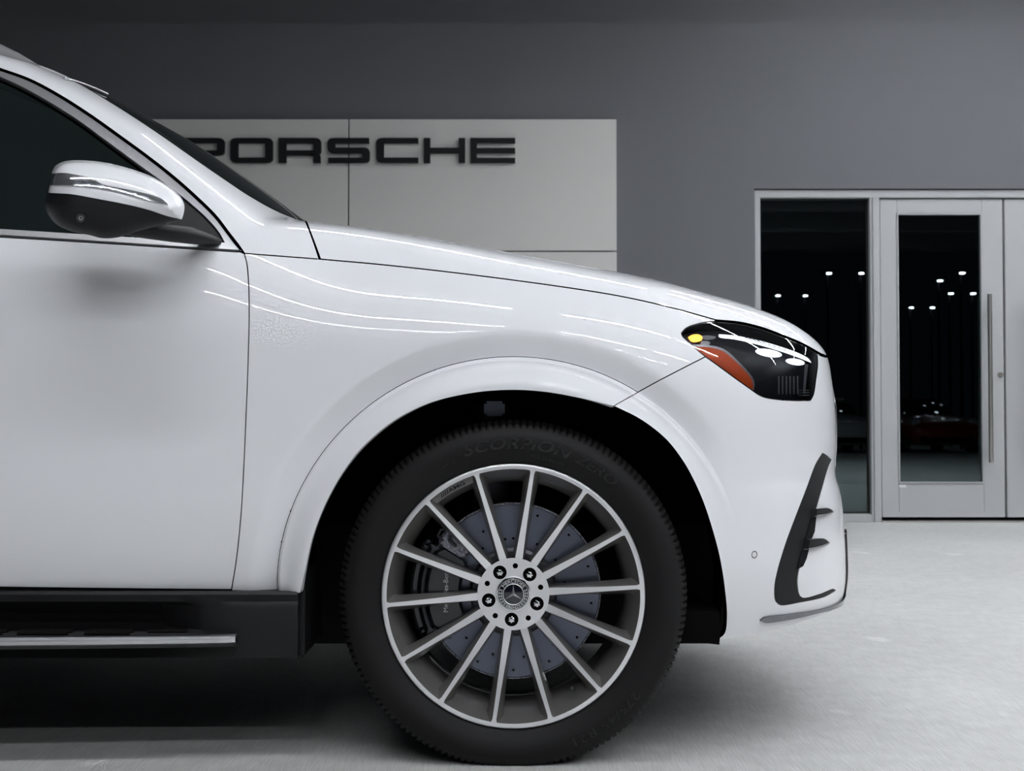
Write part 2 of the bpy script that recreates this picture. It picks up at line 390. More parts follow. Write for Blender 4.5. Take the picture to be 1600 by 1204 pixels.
# wall sign: panels and letters
sg = empty('wall_sign', (wx(545), WY, wz(300)))
tag(sg, 'beige panelled wall sign with black block letters behind the white car', 'sign')
PX = (128, 545, 963); PY = (189, 394, 600); g = 1.0
for i in range(2):
    for j in range(2):
        MB().box((wx(PX[i]+(g if i else 0)), WY-.06, wz(PY[j+1]-(0 if j else g))), (wx(PX[i+1]-(0 if i else g)), WY-.012, wz(PY[j]+(g if j else 0))), bev=.003).build('panel', 'sign_face', sg)
MB().box((wx(133), WY-.03, wz(595)), (wx(958), WY, wz(194))).build('backing_frame', 'rubber_seal', sg)
TV, TH, LW = .305, .20, 1.83
def letter(ch, px0, px1):
    x0, x1, z0, z1 = wx(px0), wx(px1), wz(257.4), wz(219.4); h = z1-z0; W = (x1-x0)/h
    mb = MB(); ya, yb = WY-.095, WY-.058
    def R(a, b, c, d): mb.prism([(x0+a*h, z0+c*h), (x0+b*h, z0+c*h), (x0+b*h, z0+d*h), (x0+a*h, z0+d*h)], ya, yb)
    def Q(cx, cz, sx, sz, tv=TV, th=TH):
        """rounded corner whose inner corner is (cx, cz)"""
        n = 7; P = [(cx, cz)]
        for k in range(n+1):
            a = PI/2*k/n; c, s_ = math.cos(a)**.75, math.sin(a)**.75; P.append((cx+sx*tv*c, cz+sz*th*s_))
        mb.prism([(x0+p*h, z0+q*h) for p, q in P], ya, yb)
    m = .295
    if ch in 'PR':
        R(0, TV, 0, 1); R(TV, W-TV, 1-TH, 1); Q(W-TV, 1-TH, 1, 1); R(W-TV, W, m+TH, 1-TH); R(TV, W-TV, m, m+TH); Q(W-TV, m+TH, 1, -1)
        if ch == 'R': R(W-TV, W-.02, 0, m-.04); Q(W-TV, m-.04, 1, 1, TV-.02, .08); R(W-TV-.2, W-TV, m-.001, m+.05)
    if ch == 'O':
        R(TV, W-TV, 1-TH, 1); R(TV, W-TV, 0, TH); R(0, TV, TH, 1-TH); R(W-TV, W, TH, 1-TH)
        for sx, sz in ((1, 1), (1, -1), (-1, 1), (-1, -1)): Q(W-TV if sx > 0 else TV, 1-TH if sz > 0 else TH, sx, sz)
    if ch == 'S':
        t2 = .22
        R(TV, W-.03, 1-TH, 1); Q(TV, 1-TH, -1, 1); R(0, TV, .5+t2/2, 1-TH); Q(TV, .5+t2/2, -1, -1, TV, t2); R(TV, W-TV, .5-t2/2, .5+t2/2)
        Q(W-TV, .5-t2/2, 1, 1, TV, t2); R(W-TV, W, TH, .5-t2/2); Q(W-TV, TH, 1, -1); R(.03, W-TV, 0, TH)
    if ch == 'C':
        R(TV, W, 1-TH, 1); R(TV, W, 0, TH); R(0, TV, TH, 1-TH); Q(TV, 1-TH, -1, 1); Q(TV, TH, -1, -1)
    if ch == 'H': R(0, TV*.85, 0, 1); R(W-TV*.85, W, 0, 1); R(TV*.85, W-TV*.85, .5-TH*.55, .5+TH*.5)
    if ch == 'E':
        R(0, TV*.85, 0, 1)
        for a, b in ((0, TH*.95), (.5-TH*.5, .5+TH*.45), (1-TH*.95, 1)): R(TV*.85, W, a, b)
    mb.build('letter', 'sign_letter', sg)
for ch, a, b in (('P', 287, 352.6), ('O', 362, 427.7), ('R', 437, 502.7), ('S', 513, 578.7), ('C', 589, 654), ('H', 662.8, 727), ('E', 735.5, 805)): letter(ch, a, b)
# LED tubes under the canopy
for k, (x, y, ln, al) in enumerate(TUBES):
    f = empty('ceiling_tube_light', (x, y, CEIL_Z-0.060))
    rows = sorted({t[1] for t in TUBES}, reverse=True); cols = sorted(t[0] for t in TUBES if t[1] == y); nth = ('first', 'second', 'third', 'fourth', 'fifth', 'sixth', 'seventh')
    tag(f, 'white LED tube light, %s ceiling row from the sign wall, %s from the left' % (nth[rows.index(y)], nth[cols.index(x)]), 'light', 'LED tubes under the canopy')
    d = (ln/2, .035) if not al else (.035, ln/2)
    MB().box((x-d[0]-.01, y-d[1]-.008, CEIL_Z-0.120), (x+d[0]+.01, y+d[1]+.008, CEIL_Z-0.060)).box((x-d[0]-.01, y-d[1]-.008, CEIL_Z-0.145), (x+d[0]+.01, y-d[1]+.010, CEIL_Z-0.120)).box((x-d[0]-.01, y+d[1]-.010, CEIL_Z-0.145), (x+d[0]+.01, y+d[1]+.008, CEIL_Z-0.120)).build('housing', 'fixture_white', f)
    MB().box((x-d[0]+.02, y-d[1]+.014, CEIL_Z-0.140), (x+d[0]-.02, y+d[1]-.014, CEIL_Z-0.122)).build('diffuser', 'tube_glow', f)
    for q in (-.7, .7):
        MB().tube([(x+(q if not al else 0), y+(q if al else 0), CEIL_Z-0.060), (x+(q if not al else 0), y+(q if al else 0), CEIL_Z)], .008, 6).build('hanger', 'satin_metal', f)
#SPLIT-BODY
# ------------------------------------------------------------------ the car body as a smooth implicit surface
YC = 1.0
def sp(x, k): return .5*(x+np.sqrt(x*x+k*k))
def smax(a, b, k): return .5*(a+b+np.sqrt((a-b)**2+k*k))
def sstep(x, a, b):
    t = np.clip((x-a)/(b-a), 0, 1); return t*t*t*(t*(6*t-15)+10)
XW = 0.003; ZW = float(at(802, 931, .04).z); WB = 3.0          # front wheel centre, wheelbase
HOOD_SIL = [(380, 334), (478, 341.5), (560, 350.5), (640, 362.4), (720, 376.4), (800, 391.4), (880, 405.4), (960, 420.4), (1040, 437), (1110, 455.5), (1160, 468.7), (1205, 482.5), (1240, 495), (1275, 510.5), (1330, 542), (1400, 590)]
TOP_SIL = [(-2100, 300), (-1700, 160), (-1300, 80), (-900, 34), (-500, 13), (-250, 27), (-100, 48.4), (0, 78.5), (60, 97), (102, 115.4), (165, 143.8), (250, 189.2), (300, 217.8), (375, 268.2), (437, 311.2), (483, 345), (560, 398), (700, 495)]
NOSE_SIL = [(1255.6, 440), (1273.6, 500), (1287.6, 530), (1296.6, 553), (1301.4, 590), (1306, 630), (1307.6, 670), (1307.6, 700), (1306.1, 725), (1307.2, 745), (1312.6, 762), (1318.6, 800), (1322.6, 860), (1322.6, 910), (1315, 945), (1290, 985), (1260, 1030), (1200, 1100)]
def q_hood(Y): u = np.clip(YC-Y, 0, 1.2); return -.10*u**2.6
def q_top(Y): u = np.clip(YC-Y, 0, 1.2); return -.16*u**2.2
def p_nose(Y): u = np.clip(YC-Y, 0, 1.2); return -.16*u**2-.40*u**5
YS = np.linspace(.12, 1.0, 45)
def gsm(a, n):
    k = np.hanning(2*n+1); k /= k.sum(); return np.convolve(np.pad(a, n, 'edge'), k, 'valid')
def carve_top(sil, q, xs):
    c = smooth(sil, 4); rx, rz = rays(c); o = np.argsort(rx); rx, rz = rx[o], rz[o]
    S = CAMD+YS[None, :]
    Z = CAMH+np.interp(xs[:, None]/S, rx, rz)*S-q(YS)[None, :]
    return gsm(Z.min(1), 12)
XT = np.linspace(-5.0, 1.6, 2600)
_top = carve_top(TOP_SIL, q_top, XT)
_top[XT > -.2] = np.nan; _i = np.where(~np.isnan(_top))[0]; _sl = (_top[_i[-1]]-_top[_i[-60]])/(XT[_i[-1]]-XT[_i[-60]])
_top[_i[-1]+1:] = _top[_i[-1]]+_sl*(XT[_i[-1]+1:]-XT[_i[-1]])
_hood = carve_top(HOOD_SIL, q_hood, XT)
_m = XT < -.75; _hs = (_hood[np.argmax(~_m)+60]-_hood[np.argmax(~_m)])/(XT[60]-XT[0]); _hood[_m] = _hood[np.argmax(~_m)]+_hs*(XT[_m]-XT[np.argmax(~_m)])
ZT = np.linspace(.1, 1.3, 900)
_c = smooth(NOSE_SIL, 4); _rx, _rz = rays(_c); _o = np.argsort(_rz); _rx, _rz = _rx[_o], _rz[_o]
_S = CAMD+YS[None, :]
_nose = gsm((np.interp((ZT[:, None]-CAMH)/_S, _rz, _rx)*_S-p_nose(YS)[None, :]).min(1), 10)
SHX = np.array([-5, -.9, -.45, -.143, .145, .37, .47, .6, .9, 1.5]); SHZ = np.array([1.13, 1.13, 1.105, 1.085, 1.05, 1.01, .985, .95, .88, .8])
XTs = np.linspace(-5, 1.6, 1200); _sh = gsm(np.interp(XTs, SHX, SHZ), 20)
R_OPEN, R_CR, R_OUT = .447, .527, .578
def arch(X, Z, xw):
    r = np.hypot(X-xw, Z-ZW)
    ang = np.arctan2(Z-ZW, (X-xw)*(1 if xw > -1 else 1))
    fade = 1-sstep(X-xw, .36, .52)*sstep(ZW+.42-Z, -.12, .22)*(1 if xw > -1 else .0)
    t = sp(R_OUT-r, .006)/(R_OUT-R_CR); groove = .028*(1-sp(1-t, .05))
    lip = -.020*(1-sstep(r, R_CR-.010, R_CR))-.022*sstep(R_CR-.004-r, 0, .07)
    return (groove+lip)*fade
def side(X, Z):
    zsh = np.interp(X, XTs, _sh)
    fend = sstep(X, -.75, -.25)
    rear = sstep(-X, 3.3, 4.0)
    y = .030+.9*sp(.50-Z, .05)**2
    dr = 1-sstep(X, -.62, -.38)
    y = y+dr*.10*sp(.572-Z, .012)        # crease low on the doors
    h = sp(Z-(zsh-.19), .03); A = .75+fend*1.15; h0 = .19
    y = y+A*np.where(h < h0, h*h, h0*h0+2*h0*(h-h0))
    y = y+.24*sp(Z-1.135, .015)*(1-fend)
    y = y-.012*np.exp(-((X-.02)/.42)**2-((Z-.95)/.22)**2)
    y = y+.75*sp(X-.22, .10)**2+.35*sp(-3.5-X, .2)**2
    y = y+arch(X, Z, XW)+arch(X, Z, XW-WB)
    return y
def ztop(X, Y):
    return smax(np.interp(X, XT, _hood)+q_hood(Y), np.interp(X, XT, _top)+q_top(Y), .012)
def F(P):
    X, Y, Z = P[..., 0], P[..., 1], P[..., 2]
    Y = np.where(Y > YC, 2*YC-Y, Y)
    a = side(X, Z)-Y
    b = Z-ztop(X, Y)
    c = X-(np.interp(Z, ZT, _nose)+p_nose(Y))
    kk = .055+.0*X
    f = smax(a, b, kk); f = smax(f, c, .026)
    return smax(f, -4.02-.25*(Z-.8)-X+.25*(YC-Y)**2, .16)
def grad(P, e=6e-4):
    g = np.stack([(F(P+np.eye(3)[k]*e)-F(P-np.eye(3)[k]*e))/(2*e) for k in range(3)], -1)
    return g
def newton(P, it=10):
    P = np.array(P, float)
    for _ in range(it):
        f = F(P); g = grad(P); P = P-(f/np.maximum((g*g).sum(-1), .05))[..., None]*g*.9
    return P
def normal(P, e=6e-4):
    g = grad(P, e); return g/np.maximum(np.linalg.norm(g, axis=-1), 1e-9)[..., None]
def march(O, D, t0, t1, n=90):
    """first hit of rays O + t D with the body"""
    T = np.linspace(t0, t1, n); N = len(D)
    f = np.empty((N, n))
    for k in range(n): f[:, k] = F(O+D*T[k])
    hit = f < 0; any_ = hit.any(1); i = np.where(any_, hit.argmax(1), f.argmin(1))
    i = np.clip(i, 1, n-1); a = T[i-1].copy(); b = T[i].copy()
    for _ in range(26):
        m = (a+b)/2; fm = F(O+D*m[:, None]); s = fm < 0
        b = np.where(s, m, b); a = np.where(s, a, m)
    P = O+D*np.where(any_, (a+b)/2, T[np.where(any_, i, f.argmin(1))])[:, None]
    if (~any_).any(): P[~any_] = newton(P[~any_])
    return P
def hit_px(p):
    rx, rz = rays(p); D = np.stack([rx, np.ones_like(rx), rz], 1)
    return march(np.array([0, -CAMD, CAMH]), D, CAMD-.25, CAMD+.95)
def hit_xz(p):
    p = np.asarray(p, float); O = np.stack([p[:, 0], np.full(len(p), -.25), p[:, 1]], 1)
    return march(O, np.tile([0., 1., 0.], (len(p), 1)), 0, 1.24)
UX, US = .10, .85
def hit_uz(p):
    p = np.asarray(p, float); u = p[:, 0]/US
    O = np.stack([np.full(len(p), UX), np.full(len(p), YC), p[:, 1]], 1); D = np.stack([np.cos(u), -np.sin(u), 0*u], 1)
    a = np.full(len(p), .05); b = np.full(len(p), 1.9)
    for _ in range(34):
        m = (a+b)/2; s = F(O+D*m[:, None]) < 0
        a = np.where(s, m, a); b = np.where(s, b, m)
    return O+D*((a+b)/2)[:, None]
def uz(P): P = np.asarray(P).reshape(-1, 3); return np.stack([US*np.arctan2(YC-P[:, 1], P[:, 0]-UX), P[:, 2]], 1)
def mirrored(V): V = np.array(V); V[:, 1] = 2*YC-V[:, 1]; return V
def panel(name, outer, material, parent, holes=(), space='px', gap=1.2, step=None, off=0.0, depth=.014, both=True, extra=None, label=None, parent2=None, offs=None):
    """sheet on the body surface bounded by OUTER, with edges turned in by DEPTH; a mirrored twin on the far side"""
    hit = {'px': hit_px, 'xz': hit_xz, 'uz': hit_uz}[space]
    unit = 1.0 if space == 'px' else 1/712.
    step = (step or 7)*unit
    o = inset(np.asarray(outer, float), gap*unit); hs = [inset(np.asarray(h, float), -gap*unit) for h in holes]
    V2, T, L = triangulate(o, hs, step, extra)
    P = hit(V2); n = normal(P)
    P = P+n*(off if offs is None else offs(V2)[:, None])
    V = [P]; N = [n]; Fs = [tuple(t) for t in T]
    # orientation: faces must look along n
    t = T[0]; 
    fn = np.cross(P[T[:, 1]]-P[T[:, 0]], P[T[:, 2]]-P[T[:, 0]]); sgn = (fn*n[T[:, 0]]).sum(1)
    Fs = [tuple(x) if s > 0 else tuple(x[::-1]) for x, s in zip(T, sgn)]
    base = len(P)
    for lp in L:
        k = len(lp); e = np.roll(P[lp], -1, 0)-np.roll(P[lp], 1, 0); e /= np.maximum(np.linalg.norm(e, axis=1), 1e-9)[:, None]
        w = np.cross(e, n[lp])
        c2 = V2[lp]; mid = P[lp]+w*1e-3
        # outward side: away from the sheet
        cen = P[lp]-w*2e-3
        if area2(V2[lp]) * (1 if lp is L[0] else -1) < 0: pass
        ring0 = P[lp]; ring1 = P[lp]-n[lp]*depth
        V += [ring0, ring1]
        # decide outward direction with the adjacent triangle centroid
        out = w
        N += [out, out]
        f = [(base+i, base+(i+1) % k, base+k+(i+1) % k, base+k+i) for i in range(k)]
        Fs += f; base += 2*k
    V = np.vstack(V); N = np.vstack(N)
    # fix flange normals so that they point away from the neighbouring sheet
    objs = []
    # rough outward test: flange normal vs vector from the triangle centroid of the sheet at that vertex
    cen = np.zeros((len(P), 3)); cnt = np.zeros(len(P))
    for j in range(3): np.add.at(cen, T[:, j], P[T].mean(1)); np.add.at(cnt, T[:, j], 1)
    cen /= np.maximum(cnt, 1)[:, None]
    base = len(P)
    for lp in L:
        k = len(lp); d = ((P[lp]-cen[lp])*N[base:base+k]).sum(1); s = np.where(d < 0, -1., 1.)
        N[base:base+k] *= s[:, None]; N[base+k:base+2*k] *= s[:, None]; base += 2*k
    ob = mesh_obj(name, V, Fs, material, parent, normals=N)
    if label: ob['label'] = label
    objs.append(ob)
    if both:
        Nm = N.copy(); Nm[:, 1] *= -1
        ob2 = mesh_obj(name, mirrored(V), [f[::-1] for f in Fs], material, parent2 if parent2 is not None else parent, normals=Nm)
        if label: ob2['label'] = label
        objs.append(ob2)
    return objs
def coons(name, c0, c1, d0, d1, material, parent, nu=90, nv=50, off=0.0, both=True, depth=.012, pw=1.0):
    """patch projected onto the body: c0, c1 run along u at v = 0 and 1; d0, d1 along v at u = 0 and 1 (3-D polylines)"""
    def rs(c, n):
        c = np.asarray(c, float); s = np.r_[0, np.cumsum(np.linalg.norm(np.diff(c, axis=0), axis=1))]; u = np.linspace(0, s[-1], n)
        return np.stack([np.interp(u, s, c[:, k]) for k in range(3)], 1)
    c0, c1 = rs(c0, nu), rs(c1, nu); d0, d1 = rs(d0, nv), rs(d1, nv)
    u = np.linspace(0, 1, nu)[:, None, None]; v = np.linspace(0, 1, nv)[None, :, None]
    S = (1-v)*c0[:, None]+v*c1[:, None]+(1-u)*d0[None]+u*d1[None]-((1-u)*(1-v)*c0[0]+u*(1-v)*c0[-1]+(1-u)*v*c1[0]+u*v*c1[-1])
    P = newton(S.reshape(-1, 3), 14); n = normal(P); P = P+n*off
    idx = np.arange(nu*nv).reshape(nu, nv)
    Fs = [(idx[i, j], idx[i+1, j], idx[i+1, j+1], idx[i, j+1]) for i in range(nu-1) for j in range(nv-1)]
    a, b, c, _ = np.array(Fs).T; fn = np.cross(P[b]-P[a], P[c]-P[a]); flip = (fn*n[a]).sum() < 0
    if flip: Fs = [f[::-1] for f in Fs]
    rim = np.r_[idx[:, 0], idx[-1, 1:], idx[-2::-1, -1], idx[0, -2:0:-1]]
    k = len(rim); base = len(P)
    e = np.roll(P[rim], -1, 0)-np.roll(P[rim], 1, 0); e /= np.maximum(np.linalg.norm(e, axis=1), 1e-9)[:, None]
    w = np.cross(e, n[rim]); cen = P.mean(0); s = np.where(((P[rim]-cen)*w).sum(1) < 0, -1., 1.)[:, None]
    V = np.vstack([P, P[rim], P[rim]-n[rim]*depth]); N = np.vstack([n, w*s, w*s])
    Fs += [(base+i, base+(i+1) % k, base+k+(i+1) % k, base+k+i) for i in range(k)]
    if both:      # join the mirrored half: one sheet across the car
        m = len(V); Vm = mirrored(V); Nm = N.copy(); Nm[:, 1] *= -1
        Fs = Fs+[tuple(i+m for i in f[::-1]) for f in Fs]; V = np.vstack([V, Vm]); N = np.vstack([N, Nm])
    return mesh_obj(name, V, Fs, material, parent, normals=N)
car = empty('car', CAR_LOC)
tag(car, 'white SUV with machined multi-spoke wheel parked in front of the grey wall', 'car')
# ---- traced lines (photograph pixels)
SHUT_DOOR = [(382, 396), (386, 412), (388.5, 440), (389.5, 490), (388, 560), (385, 640), (381.5, 720), (377, 800), (370, 870), (362, 921)]
SHUT_HOOD = [(500, 405), (600, 414), (700, 425), (800, 437.5), (900, 451.5), (975, 464), (1050, 481), (1119, 500)]
FRAME_OUT = [(0, 107), (47, 124), (94, 149), (141, 179), (187.5, 212), (234, 246), (272, 276), (306, 306), (337.5, 337), (359, 365), (373, 383), (382, 396)]
FRAME_IN = [(0, 123), (31, 137), (78, 163), (125, 193), (172, 227.5), (219, 262), (266, 296), (294, 318), (322, 343), (341, 365), (349, 379)]
ROOF_L = [(-1000, 30), (-800, 26), (-550, 26), (-330, 41), (-180, 59), (-80, 80), (0, 107)]
PILLAR_TOP = [(102, 119.5), (131, 134), (187.5, 168), (250, 209), (312, 252.5), (353, 280.6), (390.6, 305.6), (437.5, 331), (478, 346)]
HL = dict(top=[(1064.4, 520.4), (1072, 512), (1092.6, 504.5), (1119, 501)], top2=[(1119, 501), (1156, 505), (1190, 513), (1227.7, 527), (1256, 539), (1277, 551)],
          right=[(1277, 551), (1278, 568), (1275, 593), (1271, 617), (1266, 625.5)], bot=[(1266, 625.5), (1237, 625.5), (1199.6, 621.7), (1186.4, 617), (1171.4, 606.7), (1145, 588), (1115, 566), (1102, 557)],
          bot2=[(1102, 557), (1092.6, 549.5), (1075.7, 534.4), (1066, 525), (1064.4, 520.4)])
ARCH_L = [(469, 926), (475, 900), (488, 842), (501, 805), (520, 765), (540, 732), (565, 700), (615, 657.5), (670, 630), (740, 613.5), (800, 609), (850, 612), (900, 620.5), (958, 634)]
ARCH_R = [(958, 634), (1000, 655), (1040, 686), (1066, 719), (1082, 747), (1098, 783), (1112, 825), (1123.6, 869), (1132, 921), (1135, 965), (1131, 990), (1116, 1000)]
def px_curve(xyz): return to_px(np.asarray(xyz))
def ring_pts(xw, radii, a0=-.1, a1=PI+.1, sp_=.006):
    out = []
    for r in radii:
        for a in np.arange(a0, a1, sp_/r): out.append((xw+r*math.cos(a), ZW+r*math.sin(a)))
    return np.array(out)
def xz_to_px(p): return to_px(hit_xz(p))
rings = ring_pts(XW, (R_CR-.018, R_CR-.011, R_CR-.0085, R_CR-.006, R_CR-.0035, R_CR-.001, R_CR+.001, R_CR+.006, R_OUT-.006, R_OUT+.001, R_OUT+.008))
# ---- fender
fender_poly = loop([(382, 396), (440, 400.5), (500, 405)], SHUT_HOOD, HL['top'][::-1], HL['bot2'][::-1], [(1102, 557), (1030, 594), (958, 634)], ARCH_L[::-1], [(469, 926), (415, 924), (362, 922)], SHUT_DOOR[::-1])
fz = hit_px(fender_poly)[:, [0, 2]]
rf = np.hypot(fz[:, 0]-XW, fz[:, 1]-ZW); crz = R_CR-.001
inn = rf < crz                                   # stretch of the outline that belongs to the flare
i0 = [i for i in range(len(fz)) if not inn[i] and inn[(i+1) % len(fz)]][0]; i1 = [i for i in range(len(fz)) if inn[i] and not inn[(i+1) % len(fz)]][0]
def cut(p, q):
    a_, b_ = 0., 1.
    for _ in range(40):
        m_ = (a_+b_)/2; r_ = np.hypot(*(p+(q-p)*m_-np.array([XW, ZW])))
        if (r_ < crz) == (np.hypot(*(p-np.array([XW, ZW]))) < crz): a_ = m_
        else: b_ = m_
    return p+(q-p)*a_
def seq(i, j): return [fz[k % len(fz)] for k in range(i, (j if j >= i else j+len(fz))+1)]
c0 = cut(fz[i0], fz[(i0+1) % len(fz)]); c1 = cut(fz[i1], fz[(i1+1) % len(fz)])
g0, g1 = [math.atan2(c[1]-ZW, c[0]-XW) for c in (c0, c1)]
if g1 < g0-PI: g1 += 2*PI
arc_ = np.array([(XW+crz*math.cos(t), ZW+crz*math.sin(t)) for t in np.linspace(g0, g1, 160)])
flare_poly = np.array([c0]+seq(i0+1, i1)+[c1]+list(arc_[::-1][1:-1]))
body_poly = np.array([c1]+seq(i1+1, i0)+[c0]+list(arc_[1:-1]))
fend, fend2 = panel('front_fender', body_poly, 'paint', car, space='xz', extra=rings, step=7, gap=.75)
panel('arch_flare', flare_poly, 'paint', car, space='xz', extra=rings, step=7, gap=.35)
# ---- front door
DX = -300      # rear edge of the front door, out of the frame
door_poly = loop([(DX, 354), (0, 370), (190, 381.5), (376, 393.5)], [(376, 393.5), (382, 396)], SHUT_DOOR, [(362, 921), (200, 919.5), (0, 917), (DX, 912)], [(DX, 912), (DX-6, 640), (DX, 354)])
door, doorb = panel('front_door', door_poly, 'paint', car, step=9)
# bright frame round the side window
FO2 = [(x-2.2, y+3.2) for x, y in FRAME_OUT[:-1]]+[(380, 395)]
trim_up = loop([(-330, 48)]+[(x, y+3) for x, y in ROOF_L[4:-1]], FO2, [(380, 395), (376, 393.5)], [(376, 393.5), (190, 381.5), (0, 369.5), (-300, 353.5)], [(-300, 353.5), (-300, 341)], [(-300, 341), (0, 357.5), (190, 369.5), (349, 379)], FRAME_IN[::-1], [(0, 123), (-80, 96), (-180, 75), (-330, 58)], [(-330, 58), (-330, 48)])
panel('window_trim', trim_up, 'satin_metal', door, gap=1.6, off=.004, depth=.012, step=8, parent2=doorb)
glass_poly = loop([(-300, 62), (-180, 77), (-80, 98), (0, 125)], [(0, 125)]+[(x-1, y+2) for x, y in FRAME_IN[1:]], [(348, 381), (190, 368.5), (0, 356.5), (-300, 340)], [(-300, 340), (-300, 62)])
panel('window_glass', glass_poly, 'tinted_glass', door, gap=.8, off=-.006, depth=.004, step=10, parent2=doorb)
# ---- white A pillar, roof side and cowl corner
pillar_poly = loop(FRAME_OUT, [(382, 396), (440, 400.5), (499, 405)], [(499, 405), (489, 375), (478, 346)], PILLAR_TOP[::-1], [(102, 119.5), (60, 102), (0, 84.5), (-100, 60), (-180, 47), (-330, 27), (-550, 17), (-800, 18), (-1000, 22)], ROOF_L)
panel('roof_pillar', pillar_poly, 'paint', car, gap=1.3, step=7)
# ---- hood (one sheet across the car), windscreen, roof
h_near = hit_px(inset(np.vstack([smooth(SHUT_HOOD, 6), smooth([(1119, 500)]+[(x, y-1.5) for x, y in HL['top2'][1:]], 6)[1:], [(1283, 553), (1290, 556)]]), 0)+np.array([0, -1.4]))
h_near[0] = hit_px([(501.5, 403.5)])[0]
zf = h_near[-1][2]
def nose_line(P0, dz, n=30):
    """from P0 round the nose to the centre line, rising by dz"""
    u0 = uz(P0[None])[0]; U = np.linspace(u0[0], 0, n); return hit_uz(np.stack([U, u0[1]+dz*np.sin(np.linspace(0, PI/2, n))], 1))
h_front = nose_line(h_near[-1], .030)
h_rear0 = hit_px(smooth([(501.5, 403.5), (491, 375), (480.5, 347.5)], 6))
e0 = h_rear0[-1]
tt = np.linspace(0, 1, 24)[1:, None]
h_rear = np.vstack([h_rear0, e0+(np.array([e0[0]-.10, YC, e0[2]+.05])-e0)*tt+np.array([-.03, 0, 0])*np.sin(tt*PI/2)])
h_rear = newton(h_rear)
h_cent = np.stack([np.linspace(h_rear[-1][0], h_front[-1][0], 60), np.full(60, YC), np.interp(np.linspace(0, 1, 60), [0, .8, 1], [h_rear[-1][2], h_front[-1][2]+.12, h_front[-1][2]])], 1)
h_cent = newton(h_cent); h_cent[:, 1] = YC
hood = coons('hood', h_near, h_cent, h_rear, h_front, 'paint', car, nu=150, nv=70)
w_near = hit_px(smooth([(x+1.5, y-1.0) for x, y in PILLAR_TOP][::-1], 8))
c_bot = newton(np.stack([np.linspace(w_near[0][0], h_rear[-1][0]-.01, 20), np.linspace(w_near[0][1], YC, 20), np.linspace(w_near[0][2], h_rear[-1][2]+.01, 20)], 1))
topc = np.array([w_near[-1][0]-.05, YC, w_near[-1][2]+.10])
c_top = newton(np.linspace(w_near[-1], topc, 20)); c_top[-1, 1] = YC; c_bot[-1, 1] = YC
coons('windscreen', w_near, newton(np.linspace(c_bot[-1], c_top[-1], 30)), c_bot, c_top, 'tinted_glass', car, nu=50, nv=40, off=-.003)
# bright drip moulding along the top of the windscreen
dm = hit_px([(100, 118), (120, 126.5), (140, 136), (160, 145), (168, 149)])
r_near = hit_px(smooth([(102, 119), (60, 101.5), (0, 84), (-100, 59.5), (-180, 46.5), (-330, 26.5), (-550, 16.5), (-800, 17.5), (-1000, 21.5)], 12))
r_cent = newton(np.linspace(c_top[-1], np.array([r_near[-1][0], YC, r_near[-1][2]+.08]), 40)); r_cent[:, 1] = YC
r_end = newton(np.linspace(r_near[-1], r_cent[-1], 20))
coons('roof', r_near, r_cent, c_top, r_end, 'paint', car, nu=60, nv=30)
# ---- bumper, in unrolled coordinates (around the nose, height)
def U(pts, step=5): return uz(hit_px(smooth(pts, step)))
top_in = nose_line(hit_px([(1290, 558)])[0], .022)
bot_pts = [(1116, 1000), (1161, 994), (1219.5, 981.5), (1270, 966), (1300, 954), (1313, 946)]
bu = U(bot_pts)
bot_c = np.stack([np.linspace(bu[-1][0], 0, 30)[1:], np.linspace(bu[-1][1], bu[-1][1]+.01, 30)[1:]], 1)
tu = uz(top_in)
bump_poly = np.vstack([U([(1102, 557), (1030, 594), (958, 634)]), U(ARCH_R)[1:], bu[1:], bot_c,
                       np.stack([np.zeros(60), np.linspace(bot_c[-1][1], tu[-1][1], 62)[1:-1]], 1), tu[::-1],
                       U([(1290, 557), (1282, 556), (1277, 551)])[1:], U(HL['right'])[1:], U(HL['bot'])[1:-1]])
VENT = loop([(1285, 708), (1275, 724), (1260, 764), (1243, 808), (1228, 848.6), (1215, 892), (1210.5, 918), (1212.5, 939), (1220, 944.5), (1251.5, 940), (1289, 931.5), (1306, 922)],
            [(1306, 922), (1303, 920), (1280, 928.5), (1252, 933.5), (1246, 912.6), (1248.5, 889), (1257, 859), (1272, 808), (1288, 752), (1294, 732), (1299, 719)], [(1299, 719), (1292, 711.5), (1285, 708)])
vent_u = uz(hit_px(VENT))
rg_ = ring_pts(XW, (R_CR-.016, R_CR-.008, R_CR-.0055, R_CR-.0035, R_CR-.0015, R_CR+.001, R_CR+.006, R_OUT-.006, R_OUT+.001, R_OUT+.008), .1, 1.15, .005)
bump = panel('front_bumper', bump_poly, 'paint', car, holes=[vent_u], space='uz', step=6, gap=1.0, extra=uz(hit_xz(rg_)))
bump, bumpb = bump
panel('vent_trim', vent_u, 'black_plastic', bump, space='uz', step=6, gap=.3, off=-.001, depth=.03, parent2=bumpb)
def upanel(name, px, material, parent, parent2, **k): return panel(name, uz(hit_px(px)), material, parent, space='uz', parent2=parent2, **k)
